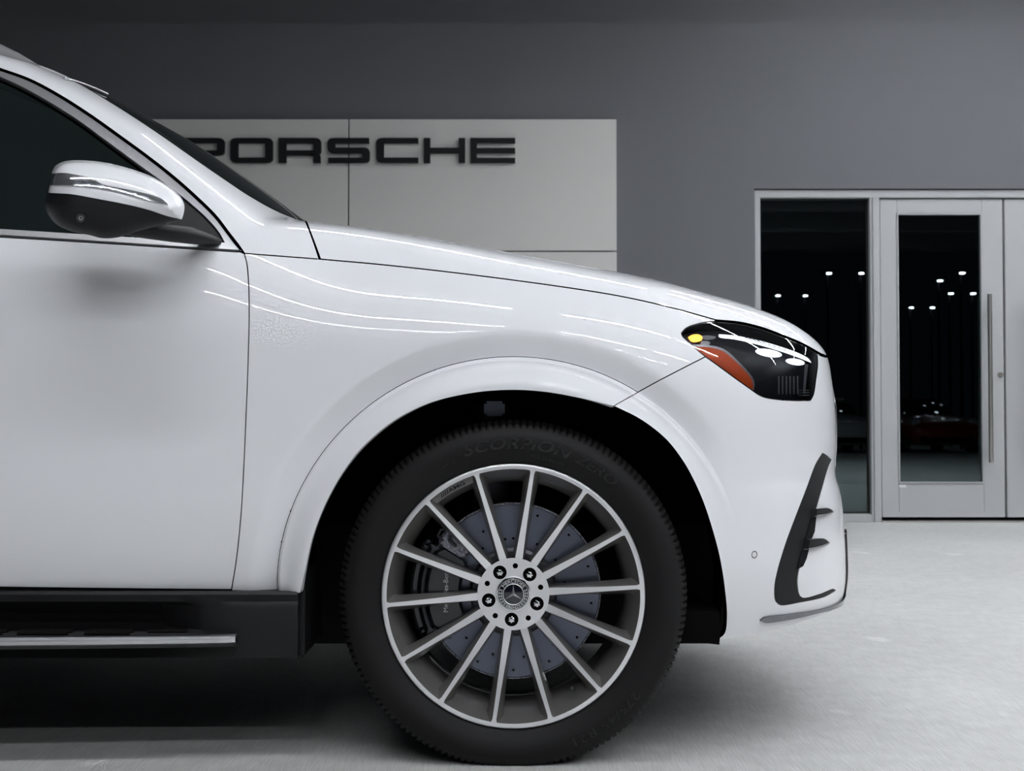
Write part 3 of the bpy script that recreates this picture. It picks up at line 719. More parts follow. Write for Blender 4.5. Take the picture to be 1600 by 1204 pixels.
# dark slots beside the fins, then the fins themselves
for pts in ([(1268, 808), (1275, 807), (1272.5, 830), (1268, 841), (1258, 843)], [(1253, 859), (1263.5, 858), (1259.5, 873), (1254.5, 884), (1245.5, 889)]):
    upanel('vent_slot', loop(*[[pts[i], pts[(i+1) % len(pts)]] for i in range(len(pts))], step=3), 'dark_plastic', bump, bumpb, gap=0, off=.0012, depth=.002, step=5)
def fin(px_list, both=True):
    A = hit_px(px_list[0]); B = hit_px(px_list[1])     # root line on the skin and its lower lip
    B = hit_px(np.stack([np.interp(np.linspace(0, 1, len(A)), np.linspace(0, 1, len(px_list[1])), px_list[1][:, c_]) for c_ in (0, 1)], 1))
    n = normal(A); w = np.sin(np.linspace(.12, PI-.0, len(A)))[:, None]
    w = np.linspace(1, 0, len(A))[:, None]**.6; out = A+n*(.001+.011*w); lo = B+normal(B)*(.001+.012*w)
    V = np.vstack([A-n*.004, out, lo, B-n*.004]); k = len(A); Fs = []
    for r in range(3):
        for i in range(k-1): Fs.append((r*k+i, r*k+i+1, (r+1)*k+i+1, (r+1)*k+i))
    Fs.append(tuple(r*k for r in range(4)))
    for nm, VV, par in (('vent_fin', V, bump), ('vent_fin', mirrored(V), bumpb)):
        o = MB().add(VV, Fs).build(nm, 'black_plastic', par, 35)
        k2 = MB().tube([tuple(v) for v in VV[2*k:3*k]], .0016, 6).build('fin_edge', 'satin_metal', o, 60)
fin((smooth([(1270, 795), (1290, 794), (1302, 799)], 3), smooth([(1268, 806), (1288, 803), (1302, 799.3)], 3)))
fin((smooth([(1259, 843), (1283, 841), (1295, 847)], 3), smooth([(1256, 857), (1280, 852.5), (1295, 847.3)], 3)))
chrome = np.vstack([U([(1186.5, 968.5), (1191, 964), (1198, 962), (1243, 957), (1289, 948.5), (1312.6, 938), (1319, 928)], 4), ])
cl = U([(1319, 934), (1312.6, 944.5), (1269, 958), (1219.5, 968.5), (1192, 971), (1186.5, 968.5)], 4)
cz = np.linspace(chrome[-1][0], 0.02, 26)[1:]
strip = np.vstack([chrome, np.stack([cz, np.full(25, chrome[-1][1])], 1), np.stack([cz[::-1], np.full(25, cl[0][1])], 1), cl[:-1]])
panel('chrome_strip', strip, 'chrome_dark_reflection', bump, space='uz', gap=0, off=.006, depth=.008, step=5, parent2=bumpb)
vz = np.linspace(cl[0][1], uz(hit_px([(1318, 832)]))[0][1], 16); vu = chrome[-1][0]-.02
panel('bumper_edge', np.vstack([np.stack([np.full(16, vu), vz], 1), np.stack([np.full(16, vu-.05), vz[::-1]], 1)]), 'gloss_black', bump, space='uz', gap=0, off=.005, depth=.008, step=5, parent2=bumpb)
sk = hit_uz(np.stack([np.full(14, chrome[-1][0]-.10), np.linspace(chrome[-1][1]-.01, chrome[-1][1]+.14, 14)], 1))
# parking sensor
s0 = hit_px([(1178.5, 866)])[0]; sn = normal(s0[None])[0]
def disc_on(P, n, r0, r1, h, name, material, parent, k=28):
    n = Vector(n); a = n.cross(Vector((0, 0, 1))).normalized(); b = n.cross(a); V = []; Fs = []
    for r in (r0, r1):
        for i in range(k):
            t = 2*PI*i/k; V.append(Vector(P)+(a*math.cos(t)+b*math.sin(t))*r+n*h)
    for i in range(k): Fs.append((i, (i+1) % k, k+(i+1) % k, k+i))
    if r0 == 0: pass
    return MB().add(V, Fs).build(name, material, parent)
for sy, par in ((1, bump), (-1, bumpb)):
    P0 = s0 if sy > 0 else mirrored(s0[None])[0]; nn = sn*np.array([1, sy, 1])
    rg = disc_on(P0, nn, .0066, .0084, .0008, 'sensor_ring', 'rubber_seal', par)
# grille in the nose (round the corner)
gz0, gz1 = zf-.33, zf-.06
gp = np.array([(0.002, gz0), (.26, gz0), (.315, gz0+.05), (.33, gz1-.06), (.29, gz1), (.002, gz1)])
gpo = np.vstack([smooth(np.array([gp[i], gp[(i+1) % 6]]), .01)[:-1] for i in range(6)])
gr = panel('grille', gpo, 'gloss_black', bump, space='uz', gap=0, off=.003, depth=.012, step=14, parent2=bumpb)
gro = np.vstack([smooth(np.array([gp[i], gp[i+1]]), .01)[:-1] for i in range(5)]+[gp[5:6]])
gl3 = hit_uz(gro); gn = normal(gl3)
for par, sy in ((bump, 1), (bumpb, -1)):
    V = gl3+gn*.006
    if sy < 0: V = mirrored(V)
    MB().tube([tuple(v) for v in V], .008, 8).build('grille_frame', 'chrome', par, 60)
for k in range(9):
    uu = .015+k*.034; zz = np.linspace(gz0+.02, gz1-.02, 10); L3 = hit_uz(np.stack([np.full(10, uu), zz], 1)); L3 = L3+normal(L3)*.006
    for par, VV in ((bump, L3), (bumpb, mirrored(L3))): MB().tube([tuple(v) for v in VV], .004, 6).build('grille_bar', 'chrome', par, 60)
# ---- headlight
HLP = loop(HL['top'], HL['top2'], HL['right'], HL['bot'], HL['bot2'])
hu = uz(hit_px(HLP))
lamp, lampb = panel('headlight', hu, 'lamp_black', car, space='uz', gap=.6, off=-.030, depth=.012, step=7)
rim = np.vstack([hu]); rimi = inset(hu, 2.6/712)
panel('lens_rim', hu, 'gloss_black', lamp, holes=[rimi], space='uz', gap=.5, off=-.002, depth=.03, step=6, parent2=lampb)
panel('lens', inset(hu, 1.6/712), 'clear_lens', lamp, space='uz', gap=0, off=-.0015, depth=.004, step=7, parent2=lampb)
AMB = loop([(1085, 540), (1102, 540), (1120.7, 543), (1134, 548.5), (1149, 561), (1167.6, 580), (1176, 591), (1179, 600), (1178.5, 609)], [(1178.5, 609), (1171, 604), (1134, 577), (1096, 550), (1085, 540)], step=4)
upanel('side_reflector', AMB, 'amber', lamp, lampb, gap=.4, off=-.004, depth=.02, step=5, label='amber side reflector')
RIMA = loop([(1079, 537), (1090, 536.5), (1105, 537), (1124, 540), (1137, 546), (1152, 559), (1170, 578), (1179, 590), (1181.5, 600), (1180, 609)], [(1180, 609), (1178.5, 609), (1179, 600), (1176, 591), (1167.6, 580), (1149, 561), (1134, 548.5), (1120.7, 543), (1102, 540), (1086, 540.5), (1079, 537)], step=3)
upanel('reflector_bezel', RIMA, 'lamp_grey', lamp, lampb, gap=0, off=-.005, depth=.018, step=5)
upanel('turn_signal', loop([(1076, 525), (1083, 521), (1093, 520.5), (1099, 524.5), (1098, 530), (1089, 533), (1081, 532), (1076, 525)], step=3), 'amber_lamp', lamp, lampb, gap=.3, off=-.004, depth=.001, step=4, label='glowing amber turn signal')
upanel('signal_bezel', loop([(1096, 520), (1112, 519), (1124, 522), (1116, 526), (1104, 526), (1096, 520)], step=3), 'lamp_grey', lamp, lampb, gap=.2, off=-.012, depth=.01, step=4)
upanel('signal_cup', loop([(1101, 528), (1112, 529), (1115, 532), (1110, 535.5), (1098, 533), (1101, 528)], step=3), 'lamp_grey', lamp, lampb, gap=.2, off=-.012, depth=.01, step=4)
upanel('daytime_light', loop([(1125, 520), (1150, 522), (1185, 529), (1220, 539), (1250, 550), (1266, 559), (1271, 566)], [(1271, 566), (1262, 562), (1240, 553), (1210, 543), (1180, 534.5), (1150, 528), (1125, 524), (1125, 520)], step=4), 'lamp_white', lamp, lampb, gap=.2, off=-.005, depth=.001, step=5, label='white glowing daytime light strip')
for cx, cy, a, b, r in ((1204, 549.5, 21, 6, .17), (1246, 564, 15, 5, .17)):
    th = np.linspace(0, 2*PI, 30, endpoint=False); E = np.stack([cx+a*np.cos(th)*math.cos(r)-b*np.sin(th)*math.sin(r), cy+a*np.cos(th)*math.sin(r)+b*np.sin(th)*math.cos(r)], 1)
    e1, e2 = upanel('projector', E, 'lamp_white', lamp, lampb, gap=0, off=-.006, depth=.001, step=5)  # projector lenses, their bright highlights put in as glowing ellipses
for k in range(9):
    x = 1160+k*8.2; y = 521.5+k*2.7
    upanel('lamp_fin', loop([(x, y), (x+13, y+8)], [(x+13, y+8), (x+14.5, y+8.4)], [(x+14.5, y+8.4), (x+1.5, y)], [(x+1.5, y), (x, y)], step=3), 'lamp_chrome', lamp, lampb, gap=0, off=-.004, depth=.003, step=5)
upanel('lamp_divider', loop([(1262, 568), (1266, 568)], [(1266, 568), (1261, 612)], [(1261, 612), (1258.5, 612)], [(1258.5, 612), (1262, 568)], step=4), 'lamp_grey', lamp, lampb, gap=0, off=-.005, depth=.002, step=5)
for k in range(3): upanel('lamp_ledge', loop([(1258, 608+k*4), (1268, 608+k*4)], [(1268, 608+k*4), (1267.6, 609.3+k*4)], [(1267.6, 609.3+k*4), (1258, 609.3+k*4)], [(1258, 609.3+k*4), (1258, 608+k*4)], step=4), 'lamp_grey', lamp, lampb, gap=0, off=-.005, depth=.012, step=5)
for k in range(6):
    x = 1222+k*6
    upanel('lamp_rib', loop([(x, 586), (x+1.3, 586)], [(x+1.3, 586), (x+1.3, 615)], [(x+1.3, 615), (x, 615)], [(x, 615), (x, 586)], step=5), 'lamp_grey', lamp, lampb, gap=0, off=-.010, depth=.002, step=6)
# ---- rest of the near side, out of the frame: rear door, quarter panel, sill, rear bumper
def XZ(px, py): P = hit_px([(px, py)])[0]; return (P[0], P[2])
x_d = XZ(DX-5, 640)[0]; zb = XZ(0, 917)[1]; zt = XZ(-300, 354)[1]; x_q = XW-WB+.60
panel('rear_door', loop([(x_d, zb), (x_q, zb)], [(x_q, zb), (x_q-.22, zb+.44), (x_q-.42, zt)], [(x_q-.42, zt), (x_d, zt)], [(x_d, zt), (x_d, zb)], step=.012), 'paint', car, space='xz', step=14)
ra = np.array([(XW-WB+R_OPEN*math.cos(a), ZW+R_OPEN*math.sin(a)) for a in np.linspace(0.05, PI-.05, 80)])
ra = ra[ra[:, 1] > zb]
qz = zt+.02
quarter = np.vstack([smooth([(x_q, zb), (x_q-.22, zb+.44), (x_q-.42, qz)], .012), smooth([(x_q-.42, qz), (-3.95, qz)], .02)[1:], smooth([(-3.95, qz), (-3.95, zb+.02)], .02)[1:], smooth([(-3.95, zb+.02), (ra[-1][0]-.01, zb)], .02)[1:], ra[::-1], smooth([(ra[0][0]+.01, zb), (x_q, zb)], .02)[:-1]])
panel('quarter_panel', quarter, 'paint', car, space='xz', step=14)
rw0 = XZ(-312, 60)
panel('rear_window', loop([(x_d-.0, zt+.018), (x_q-.5, zt+.018)], [(x_q-.5, zt+.018), (x_q-.62, zt+.30)], [(x_q-.62, zt+.30), (x_d-.5, zt+.36), (x_d, zt+.36)], [(x_d, zt+.36), (x_d, zt+.018)], step=.02), 'tinted_glass', car, space='xz', step=18, gap=1, off=-.004)
panel('rear_pillar', loop([(x_q-.5, zt+.018), (-3.9, zt+.018)], [(-3.9, zt+.018), (-3.75, zt+.30)], [(-3.75, zt+.30), (x_q-.62, zt+.30)], [(x_q-.62, zt+.30), (x_q-.5, zt+.018)], step=.02), 'paint', car, space='xz', step=18, gap=1)
tz = np.linspace(zb, zt+.42, 24); ty = np.linspace(.12, YC, 20)
TV_, TY_ = np.meshgrid(tz, ty, indexing='ij'); TP = np.stack([np.full(TV_.size, -4.1), TY_.ravel(), TV_.ravel()], 1); TP = newton(TP, 16); tn = normal(TP)
ti = np.arange(TV_.size).reshape(24, 20); tf = [(ti[i, j], ti[i+1, j], ti[i+1, j+1], ti[i, j+1]) for i in range(23) for j in range(19)]
nV = len(TP); mesh_obj('tailgate', np.vstack([TP, mirrored(TP)]), tf+[tuple(k+nV for k in f[::-1]) for f in tf], 'paint', car, normals=np.vstack([tn, tn*[1, -1, 1]]))
# ---- dark inner shell right under the panels so that shut lines read black
shell_px = loop([(-300, 40), (-100, 68), (0, 92), (60, 110), (102, 130)], [(102, 130), (187, 182), (312, 264), (437, 340), (486, 362)], [(486, 362), (600, 392), (800, 418), (1000, 452), (1119, 482), (1190, 500)], [(1190, 500), (1119, 501)], HL['top'][::-1], HL['bot2'][::-1],
                [(1102, 557), (1150, 600), (1190, 640)], [(1190, 640), (1205, 760), (1180, 860), (1165, 980)], [(1165, 980), (1140, 985)], [(x+5, y-5) for x, y in ARCH_R[::-1]][2:], [(x-3, y-9) for x, y in ARCH_L[::-1]], [(466, 917), (-300, 908)], [(-300, 908), (-300, 40)], step=8)
panel('inner_shell', shell_px, 'liner_felt', car, gap=1, off=-.016, depth=.004, step=14)
mat('rail_grey', (.17, .172, .178), .5, .2)
# ---- sill with running board
xs_l, xs_r = -3.0+.5, XZ(467, 926)[0]
zs = XZ(200, 920)[1]-.003
x_end = at(465, 970, .04).x
def sweep_x(name, prof, xs, material, parent, yoff=None, both=True, ang=40):
    """profile (y, z) swept along x; yoff(x) moves it, optional per-x profile when prof is callable"""
    V = []; k = None; Fs = []
    for x in xs:
        p = prof(x) if callable(prof) else prof; k = len(p)
        V += [(x, y, z) for y, z in p]
    n = len(xs)
    for i in range(n-1):
        for j in range(k): Fs.append((i*k+j, i*k+(j+1) % k, (i+1)*k+(j+1) % k, (i+1)*k+j))
    Fs.append(tuple(range(k))); Fs.append(tuple((n-1)*k+j for j in range(k)))
    o = [MB().add(V, Fs).build(name, material, parent, ang)]
    if both: o.append(MB().add(mirrored(np.array(V)), Fs).build(name, material, parent, ang))
    return o
def sill(x):
    e = float(sstep(np.array(x), x_end-.40, x_end-.13))     # flush block near the wheel, recessed step well behind it
    yt = .040; yi = .040+.075*(1-e)
    return [(.30, zs), (yt+.004, zs), (yt, zs-.006), (yt+.006, zs-.022), (yi, zs-.034), (yi+.004, zs-.085), (yt+.002+.03*(1-e), zs-.098), (.045, zs-.145), (.30, zs-.145)]
S_ = sweep_x('rocker_sill', sill, list(np.linspace(-2.5, x_end-.45, 8))+list(np.linspace(x_end-.42, x_end-.012, 26))+[x_end], 'black_plastic', car)
# running board: plate, bright edge, rubber treads
xb_l, xb_r = -2.45, at(366, 998, .0).x
zb_t = at(100, 985, .08).z
def board(x):
    t = np.clip((xb_r-x)/.55, 0, 1); y0 = -.045*float(t)**.6+.020; yi = .15
    zz = zb_t-.0
    return [(yi, zz), (y0, zz-.004), (y0-.002, zz-.018), (y0+.01, zz-.026), (yi, zz-.026)]
xsb = list(np.linspace(xb_l, xb_r-.62, 10))+list(np.linspace(xb_r-.6, xb_r, 30))
B_ = sweep_x('running_board', board, xsb, 'board_grey', car)
def edge(x):
    y0 = board(x)[1][0]; zz = zb_t-.002; t = .012*float(np.clip((xb_r-x)/.12, .25, 1))
    return [(y0+.012, zz+.004), (y0-.002, zz+.003), (y0-.010, zz-.004), (y0-.010, zz-.012), (y0-.002, zz-.016), (y0+.012, zz-.014)]
for o, par in zip(sweep_x('bright_edge', edge, xsb, 'silver_trim', None), B_): 
    o.parent = par; o.location = -world_origin(par)
k = 0
pad_x = [at(p, 992, .06).x for p in (-330, -230, -118, 24, 128, 230)]
for row in range(3):
    for seg, (a, b) in enumerate(((-420, -330), (-310, -210), (-190, -115), (-100, 11), (32, 113), (136, 208), (228, 292))):
        x0, x1 = at(a, 992, .06).x, at(b, 992, .06).x
        y0 = .030+row*.030
        if seg == 6 and row == 0: continue
        ye = board(x1)[1][0]+.012
        y0 = max(y0, ye)
        for sgn, par in ((1, B_[0]), (-1, B_[1])):
            ya, yb = (y0, y0+.016) if sgn > 0 else (2*YC-y0-.016, 2*YC-y0)
            MB().box((x0, ya, zb_t-.002), (x1, yb, zb_t+.004), bev=.003).build('tread_pad', 'rubber', par)
# mud flap piece behind the wheel and splash panel in front of it
# ---- wheel wells, underbody, inner sides
def well(xw, name):
    n = 40; V = []; Fs = []
    rr = R_OPEN+.026
    for i in range(n+1):
        a = -.22+(PI+.34)*i/n
        x_, z_ = xw+rr*math.cos(a), max(.20, ZW+rr*math.sin(a))
        y_ = max(.03, float(hit_xz([(x_, max(z_, .28))])[0][1])+.020)
        for y, q_ in ((y_, 0), (y_+.04, .02), (.40, .02)): V.append((xw+(rr+q_)*math.cos(a), y, max(.20, ZW+(rr+q_)*math.sin(a))))
    for i in range(n):
        for j in range(2): Fs.append((i*3+j, i*3+j+1, (i+1)*3+j+1, (i+1)*3+j))
    # back wall from z = .42 up
    b = len(V)
    for i in range(n+1): V.append((V[i*3+2][0], .40, max(V[i*3+2][2], .50)))
    for i in range(n+1): V.append((V[i*3+2][0]*.0+xw+(V[i*3+2][0]-xw)*.999, .40, .50))
    for i in range(n): Fs.append((b+i, b+i+1, b+n+1+i+1, b+n+1+i))
    for v in (V, mirrored(np.array(V))): MB().add(v, Fs).build(name, 'liner_felt', car, 40)
well(XW, 'wheel_liner'); well(XW-WB, 'wheel_liner')
ub = MB().box((XW+.48, .40, .24), (XW+.58, 1.60, .34)).box((XW-2.50, .10, .25), (XW-.52, 1.90, .36)).box((XW-4.0, .15, .33), (XW-3.5, 1.85, .45)).box((XW-.6, .44, .20), (XW+.5, 1.56, .95)).box((XW-3.6, .42, .36), (XW-2.4, 1.58, .95))
ub.build('underbody', 'dark_plastic', car)
for sy in (1, -1):
    gp_ = [(at(p, q, .12).x, at(p, q, .12).z) for p, q in ((1058, 955), (1124, 955), (1126, 985), (1124, 1007), (1066, 1000))]
    MB().prism(gp_, *((.12, .42) if sy > 0 else (1.58, 1.88))).build('splash_guard', 'liner_felt', car)
MB().box((x_end-.002, .06, .23), (x_end+.012, .34, .42), bev=.006).build('splash_guard', 'black_plastic', car)
# suspension seen above the tyre
for sy in (1, -1):
    Y = (lambda y: y if sy > 0 else 2*YC-y)
    m = MB().tube([(XW-.05, Y(.36), ZW+.1), (XW-.05, Y(.36), ZW+.42)], .045, 16)
    for k_ in range(5): m.lathe([(.05, 0), (.062, .008), (.05, .016)], 20, c=(XW-.05, Y(.36), ZW+.2)) if False else None
    m.build('suspension_strut', 'steel_dark', car, 40)
    MB().box((XW-.068, Y(.20), ZW+.395), (XW-.020, Y(.23), ZW+.43), bev=.006).build('strut_bracket', 'brake_iron', car)
# roof rail
ra_ = [hit_px([(p, q)])[0] for p, q in ((58, 101), (30, 92), (0, 84), (-60, 68), (-180, 46), (-400, 22), (-700, 18), (-950, 22))]
hts = (.002, .015, .026, .04, .045, .045, .045, .03)
for sy in (1, -1):
    V = []; Fs = []
    for (P, h) in zip(ra_, hts):
        y = P[1]+.015; z = P[2]; q = [(y-.014, z-.006), (y-.016, z+h*.6), (y-.006, z+h), (y+.012, z+h), (y+.018, z-.006)]
        V += [(P[0], a if sy > 0 else 2*YC-a, b) for a, b in q]
    for i in range(len(ra_)-1):
        for j in range(5): Fs.append((i*5+j, i*5+(j+1) % 5, (i+1)*5+(j+1) % 5, (i+1)*5+j))
    Fs += [tuple(range(5)), tuple((len(ra_)-1)*5+j for j in range(5))]
    MB().add(V, Fs).build('roof_rail', 'rail_grey', car, 50)
# bright moulding over the top of the windscreen
dmp = [at(101, 118.3, .42), at(118, 124.5, .47), at(135, 132, .52), at(152, 139.5, .56), at(168, 147, .6)]
dmP = newton(np.array([p[:] for p in dmp]), 6)
MB().tube([tuple(v) for v in dmP+normal(dmP)*.003], .0028, 8).build('roof_moulding', 'silver_trim', car, 60)
#SPLIT-MIRROR
# ---- door mirror: rounded housing grown from its outline, both sides closed
M_OUT = loop([(72, 300), (77, 278), (84, 262), (96, 253.5), (112, 250.5), (140, 251), (170, 255), (205, 264), (240, 277), (268, 294), (282, 308), (287, 320), (286, 332), (281, 343), (262, 349)],
             [(262, 349), (235, 355), (212, 361), (195, 367), (177, 371.5), (158, 372), (138, 367), (110, 361), (90, 352), (78, 340), (70, 322), (72, 300)], step=4)
YM = -.13
RB = 52.0
def m_surf(p, front=True, off=0.0, boost=0.0):
    d = dist_poly(p, M_OUT); d = np.where(inside(p, M_OUT), d, 0)
    t = np.clip(d/RB, 0, 1); hgt = np.sqrt(np.maximum(1-(1-t)**2, 0))
    ctr = (p[:, 0]-72)/215
    Y = YM-(hgt*.075*(1.05-.35*ctr)+off) if front else YM+hgt*.10
    rx, rz = rays(p); s = (CAMD+Y)
    return np.stack([rx*s, Y, CAMH+rz*s], 1)
def m_piece(name, poly, material, parent, front=True, off=0.0, step=4.5, skirt=True, both=True, shared=None, label=None):
    V2, T, L = triangulate(np.asarray(poly, float), [], step)
    P = m_surf(V2, front, off); Fs = [tuple(t) for t in T]
    e = .6
    gx = m_surf(V2+[e, 0], front, off)-m_surf(V2-[e, 0], front, off); gy = m_surf(V2+[0, e], front, off)-m_surf(V2-[0, e], front, off)
    n = np.cross(gy, gx) if front else np.cross(gx, gy)
    # at the outline the surface turns: use an outward normal
    d = dist_poly(V2, M_OUT)
    n /= np.maximum(np.linalg.norm(n, axis=1), 1e-12)[:, None]
    if front: n = np.where((n[:, 1] > 0)[:, None], -n, n)
    else: n = np.where((n[:, 1] < 0)[:, None], -n, n)
    sd = lambda q_: np.where(inside(q_, M_OUT), 1., -1.)*dist_poly(q_, M_OUT)
    gd = -np.stack([sd(V2+[1.5, 0])-sd(V2-[1.5, 0]), sd(V2+[0, 1.5])-sd(V2-[0, 1.5])], 1); gd /= np.maximum(np.linalg.norm(gd, axis=1), 1e-9)[:, None]
    tq = np.clip(d/RB, 0, 1); hq = np.sqrt(np.maximum(1-(1-tq)**2, 0))
    na = np.stack([gd[:, 0]*(1-tq), (-1 if front else 1)*hq, -gd[:, 1]*(1-tq)], 1)
    wq = np.clip((d-3)/6, 0, 1)[:, None]; n = n*wq+na*(1-wq); n /= np.maximum(np.linalg.norm(n, axis=1), 1e-12)[:, None]
    V = P; N = n
    fn = np.cross(P[T[:, 1]]-P[T[:, 0]], P[T[:, 2]]-P[T[:, 0]]); s = (fn*n[T[:, 0]]).sum(1)
    Fs = [tuple(x) if q > 0 else tuple(x[::-1]) for x, q in zip(T, s)]
    if skirt:
        lp = L[0]; k = len(lp); b = len(V); V = np.vstack([V, P[lp], P[lp]+np.array([0, .006 if front else -.006, 0])])
        ee = np.roll(P[lp], -1, 0)-np.roll(P[lp], 1, 0); w = np.cross(ee, [0, -1, 0]); w /= np.maximum(np.linalg.norm(w, axis=1), 1e-12)[:, None]
        w *= np.where(((P[lp]-P.mean(0))*w).sum(1) < 0, -1, 1)[:, None]
        N = np.vstack([N, w, w]); Fs += [(b+i, b+(i+1) % k, b+k+(i+1) % k, b+k+i) for i in range(k)]
    o = mesh_obj(name, V, Fs, material, parent[0], normals=N)
    if label: o['label'] = label
    mesh_obj(name, mirrored(V), [f[::-1] for f in Fs], material, parent[1], normals=N*[1, -1, 1])
    return o
mr_loc = at(180, 365, 0)
MR = (empty('door_mirror', mr_loc-CAR_LOC, car), empty('door_mirror', Vector((mr_loc.x, 2*YC-mr_loc.y, mr_loc.z))-CAR_LOC, car))
CAP_LOW = [(75, 301), (110, 303), (150, 310), (190, 317.5), (230, 327), (262, 337.5), (283, 342)]     # lower edge of the white cap
cap_up = [(75.5, 300), (77, 292), (79, 284), (84, 262), (96, 253.5), (112, 250.5), (140, 251), (170, 255), (205, 264), (240, 277), (268, 294), (282, 308), (287, 320), (286, 332), (283, 342)]
IND_T = [(81, 271), (100, 270), (125, 274), (140, 277.5), (150, 282), (158, 287), (175, 291), (205, 297), (235, 304), (250, 309), (258, 314.5), (262.5, 319)]
IND_B = [(262.5, 319), (250, 317), (230, 312.5), (200, 304), (175, 298), (150, 293.5), (125, 290.5), (100, 289), (77.5, 289), ]
cap_poly = loop(cap_up, CAP_LOW[::-1], step=3.5)
low_poly = loop([(72.5, 302)]+CAP_LOW[1:], [(283, 342), (262, 349.5), (235, 355.5), (212, 361.5), (195, 367.5), (177, 371.5), (158, 372), (138, 367), (110, 361), (90, 352), (78, 340), (70, 322), (72.5, 302)], step=3.5)
m_piece('mirror_back', inset(M_OUT, 2.2), 'dark_plastic', MR, front=False, skirt=False)
m_piece('mirror_core', inset(M_OUT, 3.0), 'dark_plastic', MR, off=-.016, skirt=False)
m_piece('mirror_cap', cap_poly, 'paint', MR, off=.0, label='white mirror cap')
m_piece('mirror_housing', inset(low_poly, .4), 'black_plastic', MR, off=-.002)
m_piece('indicator_lens', loop(IND_T, IND_B, [IND_B[-1], IND_T[0]], step=3), 'indicator_lens', MR, off=.0025, step=4, label='clear turn indicator strip in the mirror cap')
# facets inside the indicator lens
for k_ in range(7):
    x = 112+k_*18; 
    yt = np.interp(x, [p[0] for p in IND_T], [p[1] for p in IND_T]); yb_ = np.interp(x, [p[0] for p in IND_B][::-1], [p[1] for p in IND_B][::-1])
    m_piece('lens_facet', loop([(x, yt+(yb_-yt)*.35), (x+15, yt+(yb_-yt)*.5+3.2)], [(x+15, yt+(yb_-yt)*.5+3.2), (x+9, yb_-1.2+1.8)], [(x+9, yb_-1.2+1.8), (x, yt+(yb_-yt)*.35)], step=4), 'lamp_chrome', MR, off=.0038, step=4)
# mirror glass side rim (dark ellipse behind the housing)
m_piece('camera_bezel', np.array([(126+7*math.cos(t), 340.5+7*math.sin(t)) for t in np.linspace(0, 2*PI, 24, endpoint=False)]), 'gloss_black', MR, off=.001, step=3)
m_piece('camera_lens', np.array([(126+3.2*math.cos(t), 340.5+3.2*math.sin(t)) for t in np.linspace(0, 2*PI, 18, endpoint=False)]), 'lamp_grey', MR, off=.003, step=2)
m_piece('camera_pupil', np.array([(126+1.6*math.cos(t), 340.5+1.6*math.sin(t)) for t in np.linspace(0, 2*PI, 14, endpoint=False)]), 'gloss_black', MR, off=.005, step=2)
# arm and sail panel
def ph(px, py, Y): return at(px, py, Y)
arm = []
for (px, py, Y, a, b) in ((196, 357, -.09, 20, 10), (225, 360, -.06, 26, 12), (262, 364, -.02, 30, 13), (300, 368, .02, 30, 13), (330, 374, .06, 22, 8), (348, 379, .09, 8, 4)):
    arm.append((ph(px, py, Y), a/712, b/712))
V = []; k_ = 16
for (c, a, b) in arm:
    for i in range(k_):
        t = 2*PI*i/k_; V.append((c.x+.25*b*math.cos(t), c.y+a*1.2*math.cos(t), c.z+b*math.sin(t)))
Fs = [(i*k_+j, i*k_+(j+1) % k_, (i+1)*k_+(j+1) % k_, (i+1)*k_+j) for i in range(len(arm)-1) for j in range(k_)]+[tuple(range(k_)), tuple((len(arm)-1)*k_+j for j in range(k_))]
MB().add(V, Fs).build('mirror_arm', 'black_plastic', MR[0], 60); MB().add(mirrored(np.array(V)), Fs).build('mirror_arm', 'black_plastic', MR[1], 60)
panel('sail_panel', loop([(240, 282), (266, 298), (294, 320), (322, 345), (341, 367), (347, 378.5)], [(347, 378.5), (300, 376), (215, 370)], [(215, 370), (228, 325), (240, 282)]), 'black_plastic', door, gap=.3, off=.003, depth=.012, step=6, parent2=doorb)
# ------------------------------------------------------------------ wheels
def ring_poly(r, n, a0=0, cx=0, cz=0): return np.array([(cx+r*math.sin(a0+2*PI*i/n), cz+r*math.cos(a0+2*PI*i/n)) for i in range(n)])
NSP = 14; A0 = math.radians(8.8)
def pol(r, a): return (r*math.sin(a), r*math.cos(a))
def local_mesh(mb, name, material, ang=None, mats=None):
    o = mb.build(name, material, None, ang, mats); COL.objects.unlink(o); return o
def face_y(r):       # dish of the spoke face: lip plane 0, hub set back
    t = np.clip((r-.085)/(.278-.085), 0, 1); return .030*(1-t)**1.5+.002
def make_wheel(loc, facing, parent, rot=0.0):
    """facing -1: rim face looks to -y; everything modelled for that and mirrored for the other side"""
    w = empty('wheel', Vector(loc)-CAR_LOC, parent)
    for d, nm in WHEEL_PARTS:
        o = bpy.data.objects.new(nm, d[0] if facing < 0 else d[1]); link(o, w)
        if not d[2]: o.rotation_euler = (0, rot, 0)
        if len(d) > 3:
            o.rotation_euler = (0, d[3]+(rot if not d[2] else 0) if facing < 0 else -(d[3])+rot, 0)
        if len(d) > 4 and d[4]: o['label'] = d[4]
        if facing > 0 and nm == 'tire_text': pass
    return w
WHEEL_PARTS = []
def wpart(mb, name, material, ang=None, fixed=False, mats=None, spins=(0,), label=None):
    o = local_mesh(mb, name, material, ang, mats); me = o.data
    m2 = me.copy(); 
    for v in m2.vertices: v.co.y = -v.co.y
    m2.flip_normals()
    bpy.data.objects.remove(o)
    for s in spins: WHEEL_PARTS.append(((me, m2, fixed, s, label), name))
